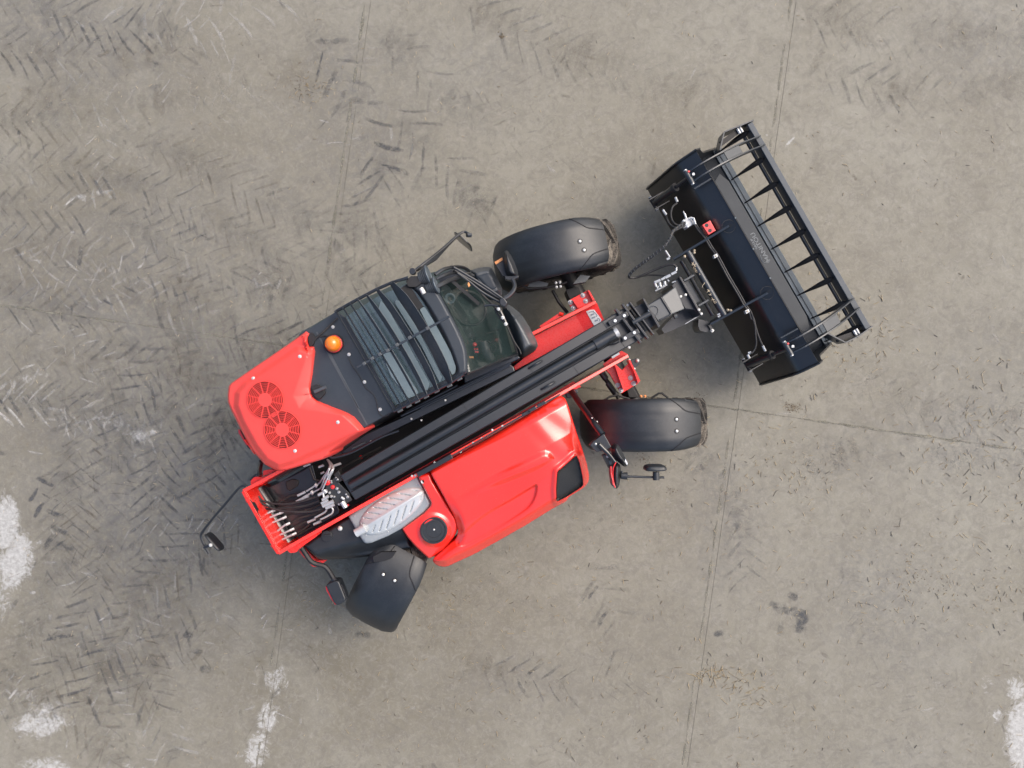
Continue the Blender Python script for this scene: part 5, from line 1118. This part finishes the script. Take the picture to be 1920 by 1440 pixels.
# top plate with chamfered ends, sloping into the bucket
tp_ = bk(MB().prism3([Q(.42, .36, 1.185), Q(.42, 2.05, 1.185), Q(.51, 2.10, 1.155), Q(.56, 1.96, 1.135), Q(.56, .42, 1.135), Q(.51, .31, 1.155)],
        [p-UP*.012 for p in (Q(.42, .36, 1.185), Q(.42, 2.05, 1.185), Q(.51, 2.10, 1.155), Q(.56, 1.96, 1.135), Q(.56, .42, 1.135), Q(.51, .31, 1.155))]), 'top_plate', 'plate', bevel=.003)
bk(MB().bar(Q(.416, .30, 1.181), Q(.416, 2.1, 1.181), .007, .006), 'hinge_slit', 'matt', tp_)
sheet([(.405, 1.15), (.30, 1.08), (.22, .85), (.2, .6), (.25, .45)], .02, WD-.02, .006, 'inner_liner', 'bucketgrey')
for w_ in (.77, 1.12, 1.45): bk(MB().cyl(Q(.415, w_, 1.18), .008, .012, 8), 'plate_rivet', 'edge', tp_)
sheet([(.50, 1.15), (.60, .90), (.72, .70), (.78, .55)], .02, .05, .3, 'x', 'bucket') if False else None
# raised lettering
def text_on(txt, c_, size, xdir, ydir, m_, par, name, ext=.002):
    cu = bpy.data.curves.new(name, 'FONT'); cu.body = txt; cu.size = size; cu.align_x = 'CENTER'; cu.align_y = 'CENTER'; cu.extrude = ext; cu.offset = .0016
    tmp = bpy.data.objects.new('tmp', cu); COL.objects.link(tmp); dg = bpy.context.evaluated_depsgraph_get(); me = bpy.data.meshes.new_from_object(tmp.evaluated_get(dg))
    bpy.data.objects.remove(tmp); zd = xdir.cross(ydir).normalized()
    mt = Matrix((xdir, ydir, zd)).transposed().to_4x4(); mt.translation = c_
    me.transform(mt); me.materials.clear(); me.materials.append(M[m_]); o = bpy.data.objects.new(name, me); COL.objects.link(o); o.parent = par
    return o
def onplate(px, py):           # point on the sloping plate seen at a photo pixel
    for z in np.linspace(1.12, 1.2, 60):
        p = P(px, py, z); f_ = (p-BO).dot(BF); zz = 1.185-(f_-.42)*.357
        if z >= zz: return Vector((p.x, p.y, zz+.002))
    return p
slope = (BF*1.0 - UP*.357).normalized()
text_on('MANITOU', onplate(1425.5, 463.5), .071, -BW, -slope, 'letter', tp_, 'raised_lettering')
text_on('GROUP', onplate(1413.5, 457.5), .034, -BW, -slope, 'letter', tp_, 'raised_lettering')
bk(MB().tube(smooth_path([onplate(*B4(x, y)) for x, y in ((410, 1240), (418, 1275), (440, 1305), (470, 1310), (492, 1298))], 5), .004, 6), 'raised_swoosh', 'letter', tp_)
bk(MB().tube(smooth_path([onplate(*B4(x, y)) for x, y in ((422, 1262), (440, 1290), (470, 1298), (490, 1285))], 5), .002, 6), 'raised_swoosh', 'letter', tp_)
# grab
gb = bk(MB().prism3([Q(1.115, -.01, .86), Q(1.175, -.01, .86), Q(1.175, WD, .86), Q(1.115, WD, .86)], [Q(1.115, -.01, .70), Q(1.175, -.01, .70), Q(1.175, WD, .70), Q(1.115, WD, .70)]), 'grab_beam', 'beam', bevel=.006)
bk(MB().tube([Q(1.075, .02, .74), Q(1.075, WD-.02, .74)], .020, 14), 'grab_rod', 'bucket')
armp = smooth_path([(.19, 1.25), (.33, 1.325), (.55, 1.31), (.78, 1.20), (.98, 1.05), (1.17, .88)], 5)
for w_ in (.16, .26, 2.07, 2.18):
    V = []; F_ = []; n = len(armp)
    for k, p_ in enumerate(armp):
        a_ = armp[max(0, k-1)]; b_ = armp[min(n-1, k+1)]; d = (b_-a_).normalized(); nn_ = Vector((-d[1], d[0])); hh = .045+.01*math.sin(math.pi*k/(n-1))
        for sx in (-.006, .006):
            V.append(Q(p_[0], w_+sx, p_[1])); V.append(Q(p_[0]-nn_[0]*hh*1.6, w_+sx, p_[1]-nn_[1]*hh*1.6))
    for k in range(n-1):
        q = k*4; F_ += [[q, q+2, q+6, q+4], [q+1, q+5, q+7, q+3], [q, q+4, q+5, q+1], [q+2, q+3, q+7, q+6]]
    F_ += [[0, 1, 3, 2], [(n-1)*4, (n-1)*4+2, (n-1)*4+3, (n-1)*4+1]]
    obj_from('grab_arm', V, F_, M['bucketgrey'], BK, smooth=False)
bk(MB().prism3([Q(.60, .17, 1.285), Q(.80, .17, 1.18), Q(.80, .25, 1.18), Q(.60, .25, 1.285)], [Q(.60, .17, 1.27), Q(.80, .17, 1.165), Q(.80, .25, 1.165), Q(.60, .25, 1.27)]), 'arm_bridge', 'bucketgrey')
bk(MB().prism3([Q(.60, 2.08, 1.285), Q(.80, 2.08, 1.18), Q(.80, 2.17, 1.18), Q(.60, 2.17, 1.285)], [Q(.60, 2.08, 1.27), Q(.80, 2.08, 1.165), Q(.80, 2.17, 1.165), Q(.60, 2.17, 1.27)]), 'arm_bridge', 'bucketgrey')
def tooth(w_, big=1.0, f0=1.15, f1=.82):
    V, F_ = [], []; K = [(0, .006, .03), (.12, .010, .035), (.18, .030, .05), (.30, .032, .05), (.5, .026, .04), (.75, .014, .03), (.93, .007, .02), (.96, .010, .018), (1, .003, .01)]
    for t, hw, hh in K:
        f_ = f0+(f1-f0)*t; z = .80-.30*t**1.25+.03*math.sin(math.pi*t); hw *= .95*big
        for sx, sz in ((0, 1), (1, .2), (.6, -1), (-.6, -1), (-1, .2)): V.append(Q(f_, w_+hw*sx, z+hh*sz*.9))
    for i in range(len(K)-1):
        for k in range(5): F_.append([i*5+k, i*5+(k+1) % 5, (i+1)*5+(k+1) % 5, (i+1)*5+k])
    F_ += [[0, 1, 2, 3, 4], [44, 43, 42, 41, 40]]
    return obj_from('grab_tine', V, F_, M['matt'], BK)
for k in range(7): tooth(.37+.284*k)
tooth(.05); tooth(2.36)
def plate_path(pts, z0, z1, th, name):
    q = MB()
    for i in range(len(pts)-1): q.bar(Q(pts[i][0], pts[i][1], (z0+z1)/2), Q(pts[i+1][0], pts[i+1][1], (z0+z1)/2), th, z1-z0)
    return bk(q, name, 'bucketgrey')
plate_path([(1.19, -.015), (1.05, -.035), (.87, -.06), (.74, .08)], .66, .87, .012, 'grab_end_plate'); plate_path([(1.19, 2.41), (1.02, 2.43), (.87, 2.42), (.76, 2.25)], .66, .87, .012, 'grab_end_plate')
bk(MB().bar(Q(.80, .02, .80), Q(1.06, -.01, .80), .05, .012), 'end_brace', 'matt'); bk(MB().bar(Q(.82, 2.36, .80), Q(1.06, 2.40, .80), .05, .012), 'end_brace', 'matt')
for w_ in (.0, 2.39):
    for f_ in (1.02, 1.05): bk(MB().tube([Q(f_, w_-.03, .82), Q(f_, w_+.03, .82)], .014, 6), 'beam_bolt', 'steel')
for k in range(7): bk(MB().cyl(Q(1.178, .37+.284*k, .80), .010, .010, 6, BF), 'tine_nut', 'steel')
# cylinders with pins
for w_ in (.205, 2.125):
    bk(MB().tube([Q(-.09, w_, .82), Q(.08, w_, 1.06)], .038, 18), 'grab_cylinder'); bk(MB().tube([Q(.075, w_, 1.053), Q(.095, w_, 1.08)], .046, 18), 'cylinder_gland', 'matt')
    bk(MB().tube([Q(.09, w_, 1.075), Q(.20, w_, 1.235)], .020, 14), 'cylinder_rod', 'black')
    bk(MB().tube([Q(.20, w_-.07, 1.25), Q(.20, w_+.07, 1.25)], .026, 12), 'pivot_pin', 'bucketgrey')
    for sx in (-.075, .075): bk(MB().tube([Q(.20, w_+sx-.006, 1.25), Q(.20, w_+sx+.006, 1.25)], .018, 10), 'pin_washer', 'steel')
    bk(MB().tube([Q(-.10, w_-.07, .80), Q(-.10, w_+.07, .80)], .022, 10), 'pivot_pin', 'matt')
    for sx in (-.07, .07):
        bk(MB().tube([Q(-.10, w_+sx-.006, .80), Q(-.10, w_+sx+.006, .80)], .020, 8), 'pin_washer', 'steel')
        bk(MB().prism3([Q(-.13, w_+sx*.8, .84), Q(.04, w_+sx*.8, .84), Q(.02, w_+sx*.8, .68), Q(-.11, w_+sx*.8, .74)], [Q(-.13, w_+sx*.8+.01, .84), Q(.04, w_+sx*.8+.01, .84), Q(.02, w_+sx*.8+.01, .68), Q(-.11, w_+sx*.8+.01, .74)]), 'cylinder_ear', 'bucket')
    bk(MB().cyl(Q(.215, w_-.045 if w_ < 1 else w_-.045, 1.27), .010, .015, 8), 'red_cap', 'redlens')
    bk(MB().bar(Q(.20, w_+(.12 if w_ < 1 else -.12), 1.20), Q(.38, w_+(.12 if w_ < 1 else -.12), 1.235), .016, .05), 'pivot_ear', 'bucketgrey', bevel=.003)
    bk(MB().cyl(Q(.24, w_, 1.27), .014, .02, 8), 'grease_nipple', 'steel')
# mounting ribs and cross tubes
for w_ in (.805, 1.56):
    ri = bk(MB().prism3([Q(-.26, w_-.008, .98), Q(.31, w_-.008, 1.225), Q(.33, w_-.008, 1.15), Q(.05, w_-.008, .80), Q(0, w_-.008, .55), Q(-.16, w_-.008, .6)], [Q(-.26, w_+.012, .98), Q(.31, w_+.012, 1.225), Q(.33, w_+.012, 1.15), Q(.05, w_+.012, .80), Q(0, w_+.012, .55), Q(-.16, w_+.012, .6)]), 'mounting_rib', 'bucketgrey')
    MB().torus(Q(.325, w_+.002, 1.163), UP, .065, .0016, 20, 4, 0, 2*math.pi).build('doubler_outline', M['matt'], ri)
bk(MB().tube([Q(-.10, .81, 1.0), Q(-.10, 1.555, 1.0)], .032, 20), 'cross_tube', 'bucketgrey'); bk(MB().tube([Q(-.175, .86, .90), Q(-.175, 1.50, .90)], .022, 16), 'cross_tube', 'bucket')
for w_ in (1.05, 1.34): bk(MB().bar(Q(-.28, w_, .97), Q(-.16, w_, .97), .022, .06), 'carriage_hook', 'bucketgrey', bevel=.004)
bk(MB().prism3([Q(-.27, 1.07, .88), Q(-.205, 1.07, .88), Q(-.205, 1.31, .88), Q(-.27, 1.31, .88)], [Q(-.27, 1.07, .7), Q(-.205, 1.07, .7), Q(-.205, 1.31, .7), Q(-.27, 1.31, .7)]), 'carriage_pad', 'grey')
for (x, y) in ((905, 575), (905, 600), (790, 645), (1310, 1290), (1345, 1295)): bk(MB().dome(P(*B2(x, y), 1.0), .016, .02, 8, 3), 'plug', 'chalk')
for (x0, y0, x1, y1) in ((1185, 1350, 1215, 1330), (1190, 1375, 1222, 1355)): bk(MB().tube([P(*B2(x0, y0), 1.0), P(*B2(x1, y1), 1.0)], .01, 6), 'clip', 'steel')
# pen marks on the tube
def pen(strokes, zf_):
    q = MB()
    for s_ in strokes: q.tube([P(*zf_(x, y), 1.033) for x, y in s_], .0025, 5)
    bk(q, 'pen_mark', 'chalk')
sc_ = zoomer(1280, 470, 12)
pen([[(190, 325), (300, 300)], [(200, 270), (290, 350)], [(240, 250), (230, 330)], [(290, 290), (260, 350)], [(300, 360), (240, 370), (250, 420), (290, 400)], [(280, 430), (320, 450), (325, 490), (285, 480), (275, 440)], [(370, 510), (400, 530), (370, 545)]], sc_)
pen([[(550, 870), (610, 930)], [(540, 940), (620, 890)], [(590, 870), (570, 930)], [(580, 980), (650, 1000)], [(640, 960), (610, 1010)], [(650, 1050), (700, 1120)], [(640, 1110), (720, 1100)], [(690, 1150), (740, 1130), (760, 1170), (720, 1185), (700, 1150)], [(440, 830), (450, 780), (500, 720)]], sc_)
# hydraulic fittings and hoses on the bucket
mn = bk(MB().prism(ZL(B2, [(780, 200), (860, 170), (910, 250), (820, 305)]), 1.12, 1.0), 'manifold', 'steel', bevel=.004)
for a_, b_, r_ in (((770, 210), (830, 300), .014), ((790, 130), (810, 190), .012), ((860, 180), (900, 190), .012), ((895, 185), (920, 260), .014), ((750, 250), (800, 235), .013), ((770, 295), (830, 270), .013), ((775, 105), (790, 135), .007), ((560, 575), (612, 655), .011), ((575, 680), (610, 665), .014),
                   ((690, 770), (690, 820), .012), ((690, 830), (630, 860), .015), ((620, 870), (560, 900), .017), ((560, 895), (510, 925), .014), ((500, 930), (430, 960), .017), ((430, 950), (450, 1010), .013), ((490, 960), (500, 1010), .016), ((550, 945), (555, 985), .016), ((600, 930), (590, 940), .014), ((580, 985), (440, 1060), .010), ((470, 1000), (460, 1030), .012), ((530, 1000), (560, 990), .010), ((685, 960-20), (640, 960), .006)):
    bk(MB().tube([P(*B2(*a_), 1.15), P(*B2(*b_), 1.15)], r_*.9, 8), 'hose_fitting', 'steel')
for a_, b_, zf_ in (((680, 960), (705, 1015), B1), ((530, 1110), (570, 1170), B1), ((540, 890), (570, 950), B3), ((370, 990), (390, 1030), B3), ((375, 975), (410, 965), B3)):
    bk(MB().tube([P(*zf_(*a_), 1.08), P(*zf_(*b_), 1.08)], .013, 8), 'hose_fitting', 'steel')
bk(MB().prism(ZL(B5, [(650, 180), (790, 100), (830, 60), (700, 150)]), .95, .8), 'fitting_plate', 'black')
def hose(zf_, pts, z, r_, nm='hose', wrap=False):
    zz = z if isinstance(z, (list, tuple)) else [z]*len(pts)
    path = smooth_path([P(*zf_(x, y), q) for (x, y), q in zip(pts, zz)], 8)
    o = bk(MB().tube(path, r_, 8), nm, 'hose')
    if wrap:
        q = MB(); acc = 0; sp_ = []; ph = 0
        for i in range(len(path)-1):
            d = path[i+1]-path[i]; dn = d.normalized(); a_ = dn.cross(UP).normalized(); b_ = a_.cross(dn); k = max(1, int(d.length/.005))
            for j in range(k): ph += 2*math.pi*.005/.028; sp_.append(path[i]+d*j/k+(a_*math.cos(ph)+b_*math.sin(ph))*(r_+.003))
        q.tube(sp_, .0045, 5); q.build('spiral_guard', M['grey'], o)
    return o
hose(B2, [(790, 240), (740, 270), (690, 310), (640, 360), (610, 440), (540, 530), (430, 620), (300, 715), (190, 800), (120, 880)], [1.15, 1.18, 1.2, 1.22, 1.24, 1.25, 1.22, 1.18, 1.14, 1.1], .014, wrap=True)
hose(B2, [(800, 275), (720, 310), (650, 350), (620, 420), (550, 510)], [1.15, 1.18, 1.22, 1.24, 1.24], .012)
hose(B2, [(120, 880), (135, 900), (200, 900), (300, 865), (450, 800), (580, 750), (660, 745), (690, 775)], [1.1, 1.08, 1.06, 1.08, 1.1, 1.14, 1.16, 1.15], .012); hose(B2, [(125, 885), (160, 905), (280, 880), (400, 868), (560, 878)], [1.09, 1.06, 1.06, 1.06, 1.1], .009)
for off in (0, 26):
    hose(B2, [(910+off*.6, 265-off*.3), (960+off, 340), (1030+off, 420), (1100+off, 540), (1170+off, 640), (1300+off, 880), (1430+off, 1100), (1500+off, 1225), (1560+off, 1310), (1590+off, 1400)], [1.15, 1.12, 1.12, 1.1, 1.12, 1.12, 1.12, 1.12, 1.12, 1.1], .009)
hose(B3, [(385, 510), (430, 590), (455, 680), (460, 770), (468, 850), (455, 920), (425, 965), (405, 970)], 1.1, .009); hose(B3, [(400, 505), (440, 590), (465, 690), (500, 800), (540, 890)], 1.1, .009)
hose(B1, [(565, 1170), (600, 1260), (650, 1310), (720, 1340)], [1.05, 1.08, 1.1, 1.12], .010); hose(B1, [(700, 1030), (650, 1070), (628, 1150), (640, 1230), (680, 1280), (740, 1300)], [1.08, 1.1, 1.1, 1.1, 1.12, 1.12], .009)
for (x, y, zf_) in ((1165, 640, B2), (1545, 1305, B2)): bk(MB().prism(ZL(zf_, [(x-25, y-10), (x+15, y-30), (x+28, y+5), (x-12, y+28)]), 1.14, 1.08), 'hose_clamp', 'steel'); bk(MB().dome(P(*zf_(x, y), 1.14), .010, .01), 'clamp_screw', 'chalk')
rb = bk(MB().prism(ZL(B2, [(1002, 268), (1098, 210), (1166, 335), (1078, 386)]), 1.17, 1.08), 'coupler_holder', 'redlens', bevel=.004)
for (x, y) in ((1056, 272), (1095, 335)): MB().cyl(P(*B2(x, y), 1.168), .018, .004, 16).build('coupler_hole', M['matt'], rb)
bk(MB().prism(ZL(B2, [(985, 290), (1002, 268), (1050, 350), (1035, 345)]), 1.12, 1.05), 'holder_bracket', 'edge')
